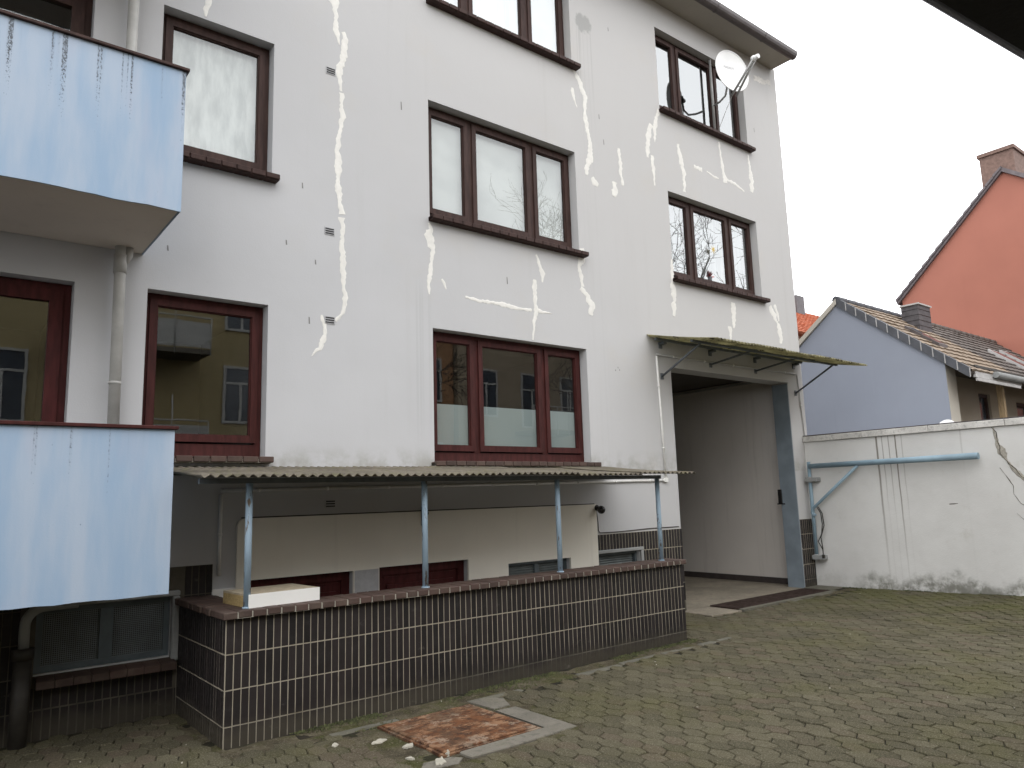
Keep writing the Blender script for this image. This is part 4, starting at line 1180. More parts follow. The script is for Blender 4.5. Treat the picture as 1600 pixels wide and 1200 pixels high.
# ------------------------------------------------------------------ satellite dish on its pole in the upper right window
ds = thing('satellite_dish', (10.16, F + .05, 7.68), 'white satellite dish on a pole in the top right window', 'satellite dish')
p = MB(); p.tube([(10.165, F + .045, 7.66), (10.165, F + .045, 9.055)], .021, 12); p.build('pole', M['galv'], ds)
C = Vector((10.05, 6.50, 8.58 - .02))
nrm = Vector((-.235, -.965, .06)).normalized()
right = nrm.cross(Vector((0, 0, 1))).normalized() * -1
up_ = right.cross(nrm).normalized()
if up_.z < 0: up_ = -up_
mb = MB(); NR, NS = 7, 40; vs_ = []
for lay in (0, 1):
    for i in range(NR + 1):
        r = i / NR
        for j in range(NS):
            a = 2 * math.pi * j / NS
            q_ = C + right * (.335 * r * math.cos(a)) + up_ * (.365 * r * math.sin(a)) + nrm * (-.075 * (1 - r * r)) - nrm * (.004 * lay)
            vs_.append(tuple(q_))
fs = []; L = (NR + 1) * NS
for lay in (0, 1):
    for i in range(NR):
        for j in range(NS): fs.append((lay * L + i * NS + j, lay * L + i * NS + (j + 1) % NS, lay * L + (i + 1) * NS + (j + 1) % NS, lay * L + (i + 1) * NS + j))
mb.add(vs_, fs, True)
rim = [tuple(C + right * (.338 * math.cos(2 * math.pi * j / NS)) + up_ * (.368 * math.sin(2 * math.pi * j / NS))) for j in range(NS + 1)]
refl = mb.build('reflector', M['dish'], ds)
q = MB(); q.tube(rim, .008, 6, cap=False); q.build('rim', M['dish'], refl)
q = MB()                                           # faint worn lettering, too blurred to read in the photograph
for k, (w_, h_) in enumerate(((.022, .04), (.020, .04), (.022, .036), (.022, .04), (.022, .04), (.020, .04), (.022, .038), (.008, .04))):
    c0 = C + right * (-.10 + k * .029) + up_ * .10
    dep = lambda v: v + nrm * (.0035 - .075 * (1 - ((v - C).length / .35) ** 2))
    for (dx, dz, ww, hh) in ((-.008, 0, .005, h_), (.003, .015, w_ * .7, .006), (.003, -.012 if k % 2 else 0, w_ * .7, .006)):
        if k == 7 and ww > .006: continue
        a = [c0 + right * (dx + sx * ww / 2) + up_ * (dz + sz * hh / 2) for sx, sz in ((-1, -1), (1, -1), (1, 1), (-1, 1))]
        q.quad(*[tuple(dep(v)) for v in a])
q.build('worn_lettering', M['print'], refl)
low_ = C - up_ * .44 - nrm * .03
lnb = C + nrm * .46 - up_ * .05 + right * .06
q = MB()
sd = (lnb - low_).normalized().cross(right).normalized()
for off in (-.048, .048):
    q.tube([low_ + right * off, low_ * .5 + lnb * .5 + right * off * .6, lnb + right * off * .45], .0195, 8)
for t in (.25, .6): q.tube([low_.lerp(lnb, t) - right * .022, low_.lerp(lnb, t) + right * .022], .007, 6)
arm_ = q.build('feed_arm', M['galv'], ds)
q = MB(); d_ = (C - lnb).normalized(); q.tube([lnb - d_ * .07, lnb + d_ * .01, lnb + d_ * .012, lnb + d_ * .05], [.036, .036, .048, .046], 14); q.build('receiver_head', M['dish'], arm_)
q = MB(); q.tube([(10.165, F + .03, 8.20), (10.15, F - .10, 8.205), (10.12, F - .24, 8.24), tuple(C - nrm * .16 - up_ * .20), tuple(C - nrm * .13)], .017, 10); q.build('bracket_arm', M['galv'], ds)
q = MB(); bc = C - nrm * .135; q.tube([bc - right * .07, bc + right * .07], .035, 10); q.tube([bc + up_ * .06, bc - up_ * .08], .02, 8); q.build('mount_clamp', M['black'], ds)
q = MB(); q.tube([tuple(low_ + Vector((0, .03, .02))), (10.10, F - .25, 7.98), (10.17, F - .04, 7.76), (10.25, F + .04, 7.66)], .0045, 6); q.build('aerial_cable', M['pipe'], ds)

# things in the middle right window
stv = MB()
cx, cy, cz = 9.93, F + .10 - .012, 5.62
for k in range(8):
    a = k * math.pi / 4; dx, dz = math.cos(a), math.sin(a); px_, pz_ = -dz * .014, dx * .014; r_ = .085
    stv.add([(cx + px_, cy, cz + pz_), (cx + dx * r_, cy, cz + dz * r_), (cx - px_, cy, cz - pz_), (cx, cy - .006, cz)], [(0, 1, 3), (1, 2, 3), (0, 2, 1)])
tag(stv.build('star_ornament', M['straw']), 'small straw star hanging in the middle right window', 'ornament')
pl_ = thing('potted_plant', (9.86, F + .10, 5.02), 'red-leaved plant in a dark pot behind the middle right window', 'potted plant')
q = MB(); q.tube([(9.86, F + .15, 5.02), (9.86, F + .15, 5.16)], [.03, .042], 12); q.build('pot', M['pot'], pl_)
q = MB(); r_ = random.Random(4)
for k in range(26):
    a, e = r_.uniform(0, 6.28), r_.uniform(.1, 1.3); L_ = r_.uniform(.08, .16); d = Vector((math.cos(a) * math.cos(e), .35 * math.sin(a) * math.cos(e), math.sin(e)))
    s0 = Vector((9.86, F + .145, 5.15)); t1 = s0 + d * L_; w_ = d.orthogonal().normalized() * .018
    q.add([s0, s0 + d * L_ * .5 + w_, t1, s0 + d * L_ * .5 - w_], [(0, 1, 2, 3)])
q.build('leaf_cluster', M['redleaf'], pl_)

# ------------------------------------------------------------------ white courtyard wall with its swing arm
ww = thing('courtyard_wall', (12.12, 3.0, 0), 'dirty white courtyard wall with pale coping, dark runs and a crack', 'wall')
q = MB(); q.box(12.0, 12.28, -4.5, F - .002, -.3, 2.50); q.build('wall_face', M['wall_white'], ww)
y = F - .003; i = 0
while y > -4.4:
    L_ = 1.03
    q = MB(); q.cbox(11.965, 12.31, y - L_ + .006, y, 2.502 + rng.uniform(0, .004), 2.602 + rng.uniform(-.003, .004), .006); q.build('coping_stone', M['coping'], ww)
    q = MB(); q.box(11.972, 12.30, y - L_ + .008, y - .002, 2.6065, 2.618); q.build('coping_felt', M['gutter'], ww); y -= L_
def wall_line(pts, name, mat, seed, prj=.0025):
    mb = MB(); ribbon(mb, [(p[0], p[1], p[2]) for p in pts], seed, 0.0, prj)
    m2 = MB(); m2.add([(12.0 + v[1], v[0], v[2]) for v in mb.v], mb.f); m2.build(name, mat, ww)
wall_line([(4.02, 2.49, .03), (4.00, 2.36, .035), (3.985, 2.24, .055), (3.95, 2.14, .10), (3.92, 2.08, .075), (3.89, 2.02, .03), (3.84, 1.9, .04), (3.76, 1.80, .055), (3.66, 1.66, .03), (3.52, 1.46, .02), (3.3, 1.2, .015)], 'crumbled_plaster', M['crackfill'], 91, .006)
wall_line([(4.04, 2.495, 0.0099), (3.985, 2.42, 0.0074), (3.99, 2.30, 0.0136), (3.965, 2.22, 0.0149), (3.97, 2.12, 0.0136), (3.91, 2.03, 0.0074), (3.88, 1.97, 0.0186), (3.80, 1.89, 0.0124), (3.76, 1.80, 0.0099), (3.68, 1.72, 0.0136), (3.62, 1.60, 0.0087), (3.5, 1.45, 0.0087), (3.3, 1.25, 0.0074)], 'crack', M['crack'], 92, .0085)
wall_line([(4.00, 1.92, .006), (3.93, 1.80, .012), (3.86, 1.66, .008), (3.87, 1.55, .007), (3.80, 1.42, .006), (3.70, 1.35, .004)], 'crack', M['crack'], 93, .003)
wall_line([(3.86, 1.28, .004), (3.78, 1.19, .006), (3.6, 1.16, .005), (3.45, 1.17, .004)], 'crack', M['crack'], 94, .003)
wall_line([(4.72, 1.42, .012), (4.66, 1.425, .014), (4.60, 1.43, .008)], 'chip_hole', M['crack'], 95, .003)

sa = thing('swing_barrier', (11.88, 6.84, 2.0), 'light blue tubular swing arm folded back against the white wall', 'swing arm')
q = MB(); q.tube([(11.90, 6.84, .56), (11.90, 6.84, 2.16)], .030, 12); q.build('pivot_post', M['arm'], sa)
q = MB(); q.tube([(11.88, 6.82, 2.085), (11.88, 4.21, 2.10)], [.041, .049], 16); q.build('boom', M['arm'], sa)
q = MB(); q.tube([(11.88, 5.98, 2.06), (11.875, 6.72, 1.455), (11.87, 6.80, 1.39), (11.87, 6.83, 1.36), (11.87, 6.84, 1.30), (11.87, 6.81, 1.255), (11.87, 6.78, 1.28)], .024, 12); q.build('brace', M['arm'], sa)
for z in (.57, 1.86):
    q = MB(); q.cbox(11.85, 11.998, 6.70, 6.90, z - .035, z + .035, .004); q.tube([(11.90, 6.84, z - .05), (11.90, 6.84, z + .05)], .044, 12); q.build('hinge_bracket', M['bframe_light'], sa)
cb = MB(); cb.tube([(11.86, 6.74, 1.40), (11.86, 6.68, 1.30), (11.88, 6.68, 1.12), (11.90, 6.72, .95), (11.88, 6.78, .83), (11.86, 6.72, .74), (11.86, 6.70, .70)], .009, 8)
cb.tube([(11.86, 6.72, 1.41), (11.85, 6.65, 1.30), (11.86, 6.64, 1.10), (11.87, 6.72, .90), (11.86, 6.70, .72), (11.86, 6.70, .62)], .009, 8); cb.cbox(11.845, 11.885, 6.68, 6.72, .56, .62, .004)
tag(cb.build('lock_cable', M['iron']), 'brown loop of lock cable hanging from the swing arm hook', 'cable')

# ------------------------------------------------------------------ ground furniture
cp = thing('access_cover', (3.28, 4.86, .025), 'rusty steel cover plate let into the paving', 'cover plate')
cp.rotation_euler = (0, 0, R(.6))
q = MB(); q.cbox(-.405, .405, -.415, .43, -.008, .016, .005); put(q.mesh('plate', M['rust']), 'plate', WO[cp], cp)
q = MB()
for (a, b, c, d) in ((-.43, .43, -.442, -.418), (-.43, .43, .433, .457), (-.43, -.408, -.417, .432), (.408, .43, -.417, .432)): q.box(a, b, c, d, -.05, .004)
put(q.mesh('frame', M['rust']), 'frame', WO[cp], cp)
def slab(name, poly, label, zt, mat='slab'):
    mb = MB(); cx = sum(p[0] for p in poly) / len(poly); cy = sum(p[1] for p in poly) / len(poly)
    z = gz(cx, cy) + zt
    n = len(poly); ins = [(p[0] + (cx - p[0]) * .02, p[1] + (cy - p[1]) * .02) for p in poly]
    mb.add([(x, y, z - .1) for x, y in poly] + [(x, y, z - .006) for x, y in poly] + [(x, y, z) for x, y in ins],
           [(i, (i + 1) % n, n + (i + 1) % n, n + i) for i in range(n)] + [(n + i, n + (i + 1) % n, 2 * n + (i + 1) % n, 2 * n + i) for i in range(n)] + [list(range(2 * n, 3 * n))])
    return mb.build(name, M[mat], ground)
slab('concrete_slab', [(2.98, 4.265), (3.30, 4.25), (3.62, 4.262), (3.93, 4.272), (3.935, 4.45), (3.93, 5.00), (3.74, 5.02), (3.735, 4.405), (2.97, 4.395)], 'slab', .006)
slab('concrete_slab', [(3.76, 5.06), (3.93, 5.07), (4.02, 5.28), (3.90, 5.40), (3.74, 5.36)], 'slab', .002)
slab('concrete_slab', [(2.60, 4.30), (2.86, 4.25), (2.95, 4.33), (2.90, 4.39), (2.70, 4.42)], 'slab', -.002)
slab('threshold_slab', [(8.40, 6.40), (9.02, 6.36), (9.03, 7.24), (8.56, 7.24), (8.56, 6.93), (8.42, 6.93)], 'slab', .014, 'floor')
slab('threshold_slab', [(9.03, 6.33), (11.62, 6.36), (11.62, 6.45), (9.035, 6.42)], 'slab', .010, 'kerb')
slab('threshold_slab', [(11.56, 6.46), (11.98, 6.46), (11.98, 6.92), (11.56, 6.92)], 'slab', .010, 'kerb')
gm = MB(); gm.cbox(9.05, 11.54, 6.445, 6.925, .055, .094, .006); gm = tag(gm.build('foot_mat', M['mat']), 'long dark brown mat across the gateway threshold', 'mat')
# weathered strip of ground along the parapet foot and past the gate
for i in range(10):
    xx = 7.05 + i * .43; 
    if xx > 11.7: break
    q = MB(); zt = gz(xx, 6.25) + rng.uniform(-.01, .003); yy = 6.20 + .02 * math.sin(i * 2.1) + .028 * i * .3
    q.cbox(xx + rng.uniform(0, .02), xx + .40, yy, yy + .075, zt - .1, zt, .012); q.build('edging_stone', M['kerb'], ground)

# open ground between the paving and the walls: gravelly dirt, one uncountable layer
dt = MB(); r_ = random.Random(61)
def dirt_patch(x0, x1, y0, y1, nx, ny, ragged):
    b0 = len(dt.v)
    for j in range(ny + 1):
        for i in range(nx + 1):
            x = x0 + (x1 - x0) * i / nx; y = y0 + (y1 - y0) * j / ny
            if j == 0: y += r_.uniform(-ragged, ragged)
            e = 0 if 0 < j < ny else -.010
            dt.v.append((x, y, gz(x, y) - .008 + e + .009 * mnoise.noise(Vector((x * 7, y * 7, 4)))))
    for j in range(ny):
        for i in range(nx):
            a = b0 + j * (nx + 1) + i; dt.f.append([a, a + 1, a + nx + 2, a + nx + 1]); dt.sm.append(True)
dirt_patch(1.74, 7.25, 5.33, 5.69, 120, 8, .05)
dirt_patch(2.30, 4.10, 4.14, 5.36, 40, 28, .05)
dirt_patch(1.62, 1.83, 5.36, 6.93, 8, 40, .0)
dirt_patch(3.70, 4.05, 5.00, 5.36, 10, 10, .04)
dirt_patch(8.30, 12.0, 6.16, 6.40, 80, 5, .07)
dt.build('dirt_strip', M['dirt'], org=(0, 0, 0), kind='stuff')

# moss and tiny weeds: uncountable, one object
ms = MB(); r_ = random.Random(21)
def tuft(x, y, z, s):
    for k in range(5):
        a = r_.uniform(0, 6.28); e = r_.uniform(.2, 1.2); L_ = s * r_.uniform(.5, 1.2); d = Vector((math.cos(a) * math.cos(e), math.sin(a) * math.cos(e), math.sin(e)))
        w_ = d.orthogonal().normalized() * L_ * .28; s0 = Vector((x, y, z))
        ms.add([s0 - w_ * .4, s0 + d * L_ * .6 + w_, s0 + d * L_, s0 + d * L_ * .6 - w_], [(0, 1, 2, 3)])
for k in range(2600):
    x = r_.uniform(1.8, 7.1); y = PY - .012 - abs(r_.gauss(0, .07))
    if mnoise.noise(Vector((x * 1.6, y * 2, 3))) < .02: continue
    tuft(x, y, gz(x, y) - .010, r_.uniform(.008, .026))
for k in range(900):
    x = r_.uniform(3.7, 4.9); y = r_.uniform(4.95, 5.5)
    if mnoise.noise(Vector((x * 3, y * 3, 1))) < .12: continue
    tuft(x, y, gz(x, y) - .010, r_.uniform(.008, .022))
for k in range(700):
    x = r_.uniform(2.4, 3.1); y = r_.uniform(4.3, 5.45)
    if 2.86 < x and y < 5.32 or mnoise.noise(Vector((x * 3, y * 3, 7))) < .05: continue
    tuft(x, y, gz(x, y) - .010, r_.uniform(.006, .018))
for k in range(1500):
    y = r_.uniform(2.5, 6.8); x = 11.985 - abs(r_.gauss(0, .05))
    if mnoise.noise(Vector((x * 2, y * 2, 5))) < .0: continue
    tuft(x, y, gz(x, y) - .008, r_.uniform(.008, .025))
for k in range(1300):
    x = r_.uniform(7.0, 11.9); y = 6.27 + r_.gauss(0, .07)
    if mnoise.noise(Vector((x * 2, y * 2, 9))) < .08: continue
    tuft(x, y, gz(x, y) - .010, r_.uniform(.005, .014))
ms.build('moss_tufts', M['moss'], org=(0, 0, 0), kind='stuff')

# flakes of fallen plaster
def chunk(x, y, s, h, seed, flat=.5):
    r_ = random.Random(seed); n = 13; mb = MB(); z = gz(x, y)
    o = [(s * r_.uniform(.55, 1.15) * math.cos(2 * math.pi * k / n), s * flat * r_.uniform(.55, 1.15) * math.sin(2 * math.pi * k / n)) for k in range(n)]
    a0 = r_.uniform(0, 6.28); o = [(x + a * math.cos(a0) - b * math.sin(a0), y + a * math.sin(a0) + b * math.cos(a0)) for a, b in o]
    cx, cy = x, y
    mb.add([(a, b, z - .006) for a, b in o] + [(cx + (a - cx) * .90, cy + (b - cy) * .90, z + h * r_.uniform(.5, 1.3)) for a, b in o],
           [(i, (i + 1) % n, n + (i + 1) % n, n + i) for i in range(n)] + [list(range(n, 2 * n))])
    return mb
for k, (x, y, s, h, lab) in enumerate((
        (2.70, 5.02, .075, .004, 'long flat white plaster flake nearest the left tip of the rusty plate'),
        (2.80, 4.78, .070, .005, 'cream plaster flake close to the left edge of the rusty plate'),
        (2.80, 4.37, .085, .005, 'largest white plaster slab at the front corner of the rusty plate'),
        (2.90, 4.44, .034, .020, 'upright white plaster lump touching the front corner of the rusty plate'),
        (2.68, 4.55, .036, .007, 'small white plaster bit left of the largest plaster slab'),
        (2.44, 5.17, .050, .004, 'pale plaster flake between the rusty plate and the tiled corner'))):
    tag(chunk(x, y, s, h, 30 + k).build('plaster_flake', M['chip_white']), lab, 'plaster flake', 'plaster flakes fallen beside the rusty plate')
r_ = random.Random(77); cr = 0
while cr < 24:
    x, y = r_.uniform(.7, 11.5), r_.uniform(1.8, 6.3)
    if 1.75 < x < 7.05 and y > 5.6: continue
    px = cam_px((x, y, gz(x, y)))
    if px is None or not (0 < px[0] < 1600 and px[1] < 1200): continue
    if (2.85 < x < 3.7 and 4.4 < y < 5.3): continue
    cr += 1
    tag(chunk(x, y, r_.uniform(.005, .013), .004, 200 + cr).build('plaster_crumb', M['chip_white']), 'tiny white crumb lying loose on the courtyard paving', 'crumb', 'white crumbs scattered over the paving')
q = MB(); q.tube([(1.10, 5.62, gz(1.1, 5.6) + .006), (1.26, 5.60, gz(1.2, 5.6) + .008)], .004, 6); tag(q.build('straw_stalk', M['straw']), 'single pale straw lying on the pavers left of the tiled corner', 'straw')

# ------------------------------------------------------------------ houses beyond the white wall
def sloped_grid(mb, x0, x1, ya, za, yb, zb, rows_, cols, lift, seed):
    """roof covering as overlapping rows of slightly bowed tiles from eave (ya) to ridge (yb)"""
    r_ = random.Random(seed); n = Vector((0, -(zb - za), yb - ya)).normalized() if yb > ya else Vector((0, zb - za, ya - yb)).normalized()
    for r in range(rows_):
        t0, t1 = r / rows_, min(1, (r + 1.12) / rows_)
        for c in range(cols):
            u0, u1 = x0 + (x1 - x0) * c / cols, x0 + (x1 - x0) * (c + .985) / cols; um = u0 + (u1 - u0) * .35
            j = r_.uniform(-.004, .004)
            def P(u, t, h): return (u, ya + (yb - ya) * t + n.y * h, za + (zb - za) * t + n.z * h)
            mb.add([P(u0, t0, lift + j), P(um, t0, lift + .012 + j), P(u1, t0, lift + j), P(u0, t1, j), P(um, t1, .010 + j), P(u1, t1, j), P(u0, t0, -.01), P(u1, t0, -.01)],
                   [(0, 1, 4, 3), (1, 2, 5, 4), (0, 6, 7, 2, 1)])
GX = 15.5
bh_ = thing('gable_house', (GX, 7.9, 0), 'slate blue gabled house with beige tiled roof behind the white wall', 'house')
q = MB(); q.add([(GX, 5.88, -.2), (GX, 9.92, -.2), (GX, 9.92, 4.13), (GX, 7.90, 5.70), (GX, 5.88, 4.10)], [(0, 1, 2, 3, 4)])
q.add([(GX + .25, 5.88, -.2), (GX + .25, 9.92, -.2), (GX + .25, 9.92, 4.13), (GX + .25, 7.90, 5.70), (GX + .25, 5.88, 4.10)], [(0, 1, 2, 3, 4)])
q.quad((GX, 9.92, -.2), (GX + .25, 9.92, -.2), (GX + .25, 9.92, 4.13), (GX, 9.92, 4.13)); q.build('gable_wall', M['slate_blue'], bh_)
q = MB(); q.quad((GX, 5.879, -.2), (GX + .45, 5.879, -.2), (GX + .45, 5.879, 4.05), (GX, 5.879, 4.10))
q.quad((GX + .45, 5.879, -.2), (GX + .45, 6.25, -.2), (GX + .45, 6.25, 4.05), (GX + .45, 5.879, 4.05)); q.build('wall_return', M['cream'], bh_)
q = MB(); wall_holes(q, GX + .45, 26.0, -.2, 4.0, 6.25, [(16.15, 16.90, 1.6, 3.70), (18.05, 18.70, 2.3, 3.68), (20.3, 21.3, 1.8, 3.6)], .12); q.build('loggia_wall', M['loggia'], bh_)
for (a, b, c, d) in ((16.15, 16.90, 1.6, 3.70), (18.05, 18.70, 2.3, 3.68), (20.3, 21.3, 1.8, 3.6)):
    q = MB(); ring(q, a + .01, b - .01, c, d - .01, .07, 6.30, 6.36); dr = q.build('loggia_door' if c < 2 else 'loggia_window', M['frame_brown'], bh_)
    q = MB(); q.box(a + .082, b - .082, 6.345, 6.355, c + .07, d - .08); q.build('pane', M['panewin'], dr)
q = MB(); q.box(GX + .26, 26, 5.4, 6.249, 2.25, 2.40); q.box(GX + .46, 26, 5.9, 6.249, -.2, 2.249); q.build('gallery_floor', M['loggia'], bh_)
for x in (17.55, 19.65, 21.6):
    q = MB(); q.box(x, x + .11, 5.62, 5.73, 2.4, 3.98); q.build('gallery_post', M['timber'], bh_)
q = MB(); q.box(GX + .46, 26, 5.52, 6.24, 3.95, 4.0); q.box(GX + .46, 26, 5.60, 5.72, 3.82, 3.949); q.build('eaves_beam', M['iron'], bh_)
for (a, b, mt, sd) in ((GX - .02, 18.55, 'rooftile', 1), (18.55, 26.3, 'rooftile_dark', 2)):
    q = MB(); sloped_grid(q, a, b, 5.42, 3.83, 7.90, 5.78, 12, int((b - a) / .29), .030, sd); q.build('roof_slope', M[mt], bh_, kind='stuff')
q = MB(); q.prism([(5.42, 3.80), (7.90, 5.75), (9.98, 4.10), (9.96, 4.0), (7.90, 5.68), (5.46, 3.76)], 'x', GX + .0, 26.2); q.build('roof_deck', M['rooftile_dark'], bh_)
n = Vector((0, -.62, .78))
for k in range(12):
    t0, t1 = k / 12, (k + 1) / 12; y0, y1 = 5.44 + 2.46 * t0, 5.44 + 2.46 * t1; z0, z1 = 3.85 + 1.94 * t0, 3.85 + 1.94 * t1
    q = MB(); q.add([(GX - .045, y0 + .012, z0 - .15), (GX - .045, y1, z1 - .16), (GX - .045, y1, z1 + .035), (GX - .045, y0 + .012, z0 + .045), (GX + .10, y0 + .012, z0 + .045), (GX + .10, y1, z1 + .035)], [(0, 1, 2, 3), (3, 2, 5, 4)])
    vt = q.build('verge_tile', M['verge'], bh_)
    q = MB(); q.add([(GX - .056, y0 - .012, z0 - .135), (GX - .056, y0 + .008, z0 - .145), (GX - .056, y0 + .008, z0 + .042), (GX - .056, y0 - .012, z0 + .034)], [(0, 1, 2, 3)]); q.build('verge_clip', M['lead'], bh_)
q = MB(); q.prism([(7.90, 5.80), (9.98, 4.14), (9.98, 4.02), (7.90, 5.68)], 'x', GX - .06, GX + .02); q.build('verge_board', M['cream'], bh_)
for k in range(26):
    q = MB(); x = GX - .05 + k * .41; q.tube([(x, 7.90, 5.775), (x + .40, 7.90, 5.785)], .085, 8); q.build('ridge_tile', M['rooftile_dark'] if x > 18.5 else M['verge'], bh_)
q = MB(); q.tube([(GX + 1.0, 5.36, 3.82), (26.2, 5.36, 3.80)], .065, 10); q.build('gutter', M['bframe_light'], bh_)
q = MB(); q.box(GX + .15, 18.1, 5.42, 5.46, 3.72, 3.86); q.box(GX + .12, 17.9, 5.38, 5.415, 3.64, 3.70); q.build('fascia_board', M['lead'], bh_)
ch = MB(); ch.box(17.85, 18.50, 7.20, 7.58, 4.9, 5.86); cho = ch.build('chimney', M['slate'], bh_)
q = MB(); q.box(17.82, 18.53, 7.17, 7.61, 5.861, 5.895); q.build('chimney_cap', M['lead'], cho)
q = MB()
for k in range(6):
    z = 5.10 + k * .13
    q.box(17.842, 17.849, 7.20, 7.58, z, z + .006); q.box(17.85, 18.50, 7.192, 7.199, z, z + .006)
q.build('cladding_joint', M['black'], cho)
def skylight(x, y0, y1, w_):
    zf = lambda y: 3.83 + (y - 5.42) * .786
    P = lambda x_, y_, h: (x_, y_, zf(y_) + h)
    q = MB(); c = [(x, y0), (x + w_, y0), (x + w_, y1), (x, y1)]
    q.add([P(a, b, 0) for a, b in c] + [P(a, b, .10) for a, b in c], [(4, 5, 6, 7), (0, 1, 5, 4), (1, 2, 6, 5), (2, 3, 7, 6), (3, 0, 4, 7)])
    s_ = q.build('skylight', M['lead'] if x > 18 else M['gutter'], bh_)
    q = MB(); q.quad(P(x + .05, y0 + .05, .104), P(x + w_ - .05, y0 + .05, .104), P(x + w_ - .05, y1 - .05, .104), P(x + .05, y1 - .05, .104)); q.build('pane', M['panewin'], s_)
skylight(16.45, 6.3, 6.95, .42); skylight(20.6, 6.0, 6.8, .6); skylight(22.0, 6.2, 7.0, .6)

OX = 24.5
oh = thing('gable_house', (OX, 7.0, 0), 'tall salmon orange gabled house rising behind the blue house', 'house')
q = MB(); yl, yr, ya, za, zl = 10.33, 2.9, 7.10, 10.80, 7.62
zr = zl; q.add([(OX, yr, -.2), (OX, yl, -.2), (OX, yl, zl), (OX, ya, za), (OX, yr, zr)], [(0, 1, 2, 3, 4)])
q.quad((OX, yl, -.2), (OX + 12, yl, -.2), (OX + 12, yl, zl), (OX, yl, zl)); q.quad((OX, yr, -.2), (OX + 12, yr, -.2), (OX + 12, yr, zr), (OX, yr, zr)); q.build('gable_wall', M['orange'], oh)
q = MB(); q.prism([(yl + .12, zl - .12), (ya, za), (yr - .2, zr - .1), (yr - .2, zr + .02), (ya, za + .14), (yl + .15, zl + .0)], 'x', OX - .10, OX + 12); q.build('roof', M['verge_mauve'], oh)
for k in range(15):
    t = k / 15; y0, z0 = yl + .15 + (ya - yl - .15) * t, zl + .02 + (za - zl + .12) * t; y1, z1 = y0 + (ya - yl - .15) / 15 * 1.05, z0 + (za - zl + .12) / 15 * 1.05
    q = MB(); q.add([(OX - .14, y0, z0 - .05), (OX - .14, y1, z1 - .07), (OX - .14, y1, z1), (OX - .14, y0, z0 + .04), (OX + .2, y0, z0 + .05), (OX + .2, y1, z1)], [(0, 1, 2, 3), (3, 2, 5, 4)]); q.build('verge_tile', M['verge_mauve'], oh)
q = MB(); q.box(OX + .3, OX + 1.3, 6.85, 7.75, 9.4, 11.55); c_ = q.build('chimney', M['brickchim'], oh)
q = MB(); q.box(OX + .25, OX + 1.35, 6.8, 7.8, 11.551, 11.66); q.build('chimney_cap', M['brickchim'], c_)

fh = thing('gable_house', (30, 20, 0), 'orange pantiled roof of a far house beside the building corner', 'house')
q = MB(); q.box(24, 38, 15, 24, -.2, 7.7); q.build('wall', M['cream'], fh)
q = MB(); sloped_grid(q, 23.7, 38.3, 14.7, 7.6, 19.5, 10.6, 16, 50, .05, 9); q.build('roof_slope', M['redtile'], fh, kind='stuff')
q = MB(); q.prism([(14.7, 7.56), (19.5, 10.56), (24.3, 7.56)], 'x', 23.8, 38.2); q.build('roof_deck', M['redtile'], fh)
q = MB(); q.box(32.6, 33.3, 18.6, 19.2, 9.0, 11.0); q.build('chimney', M['slate'], fh)

q = MB(); q.tube([(14.4, 5.55, 2.70), (14.36, 5.55, 2.72)], .16, 20); q.tube([(14.42, 5.55, 1.2), (14.42, 5.55, 2.7)], .02, 8); q2 = q.build('garden_dish', M['dish']); tag(q2, 'small white round dish peeping over the white wall', 'satellite dish')
q = MB(); q.cbox(17.75, 18.15, 5.62, 5.86, 2.401, 2.80, .01); tag(q.build('storage_box', M['red_crate']), 'red box standing on the gallery of the blue house', 'box')

# ------------------------------------------------------------------ roof over the photographer's corner
cpt = thing('carport', (1.0, -2.4, 0), 'dark underside of a carport roof jutting in at the top right corner', 'carport')
ed = Vector((.9936, -.113, 0)).normalized(); bk_ = Vector((-.113, -.9936, 0)).normalized()
o_ = Vector((1.57, .56, 2.70)) + bk_ * .012
e0, e1 = o_ - ed * 9.0, o_ + ed * 5.5  # edge carried far left, out of view, to block low light
q = MB(); a, b = e0 + bk_ * .01, e1 + bk_ * .01; c, d = e1 + bk_ * 2.8, e0 + bk_ * 2.8
up = Vector((0, 0, .10)); q.add([a, b, c, d, a + up, b + up, c + up, d + up], [(0, 1, 2, 3), (4, 5, 6, 7), (0, 1, 5, 4), (1, 2, 6, 5), (2, 3, 7, 6), (3, 0, 4, 7)]); q.build('roof_board', M['carport'], cpt)
q = MB(); q.tube([e0 + Vector((0, 0, .02)), e1 + Vector((0, 0, .02))], .018, 10); q.build('edge_trim', M['carport_trim'], cpt)
dn = Vector((0, 0, -2.9))
q = MB(); m_ = d.lerp(c, .5); q.add([m_, d, d + dn, m_ + dn], [(0, 1, 2, 3)]); q.add([a + bk_ * .6, d, d + dn, a + bk_ * .6 + dn], [(0, 1, 2, 3)]); q.build('added_shade_wall', M['loggia'], cpt)  # unseen walls added to keep low light off the lower left

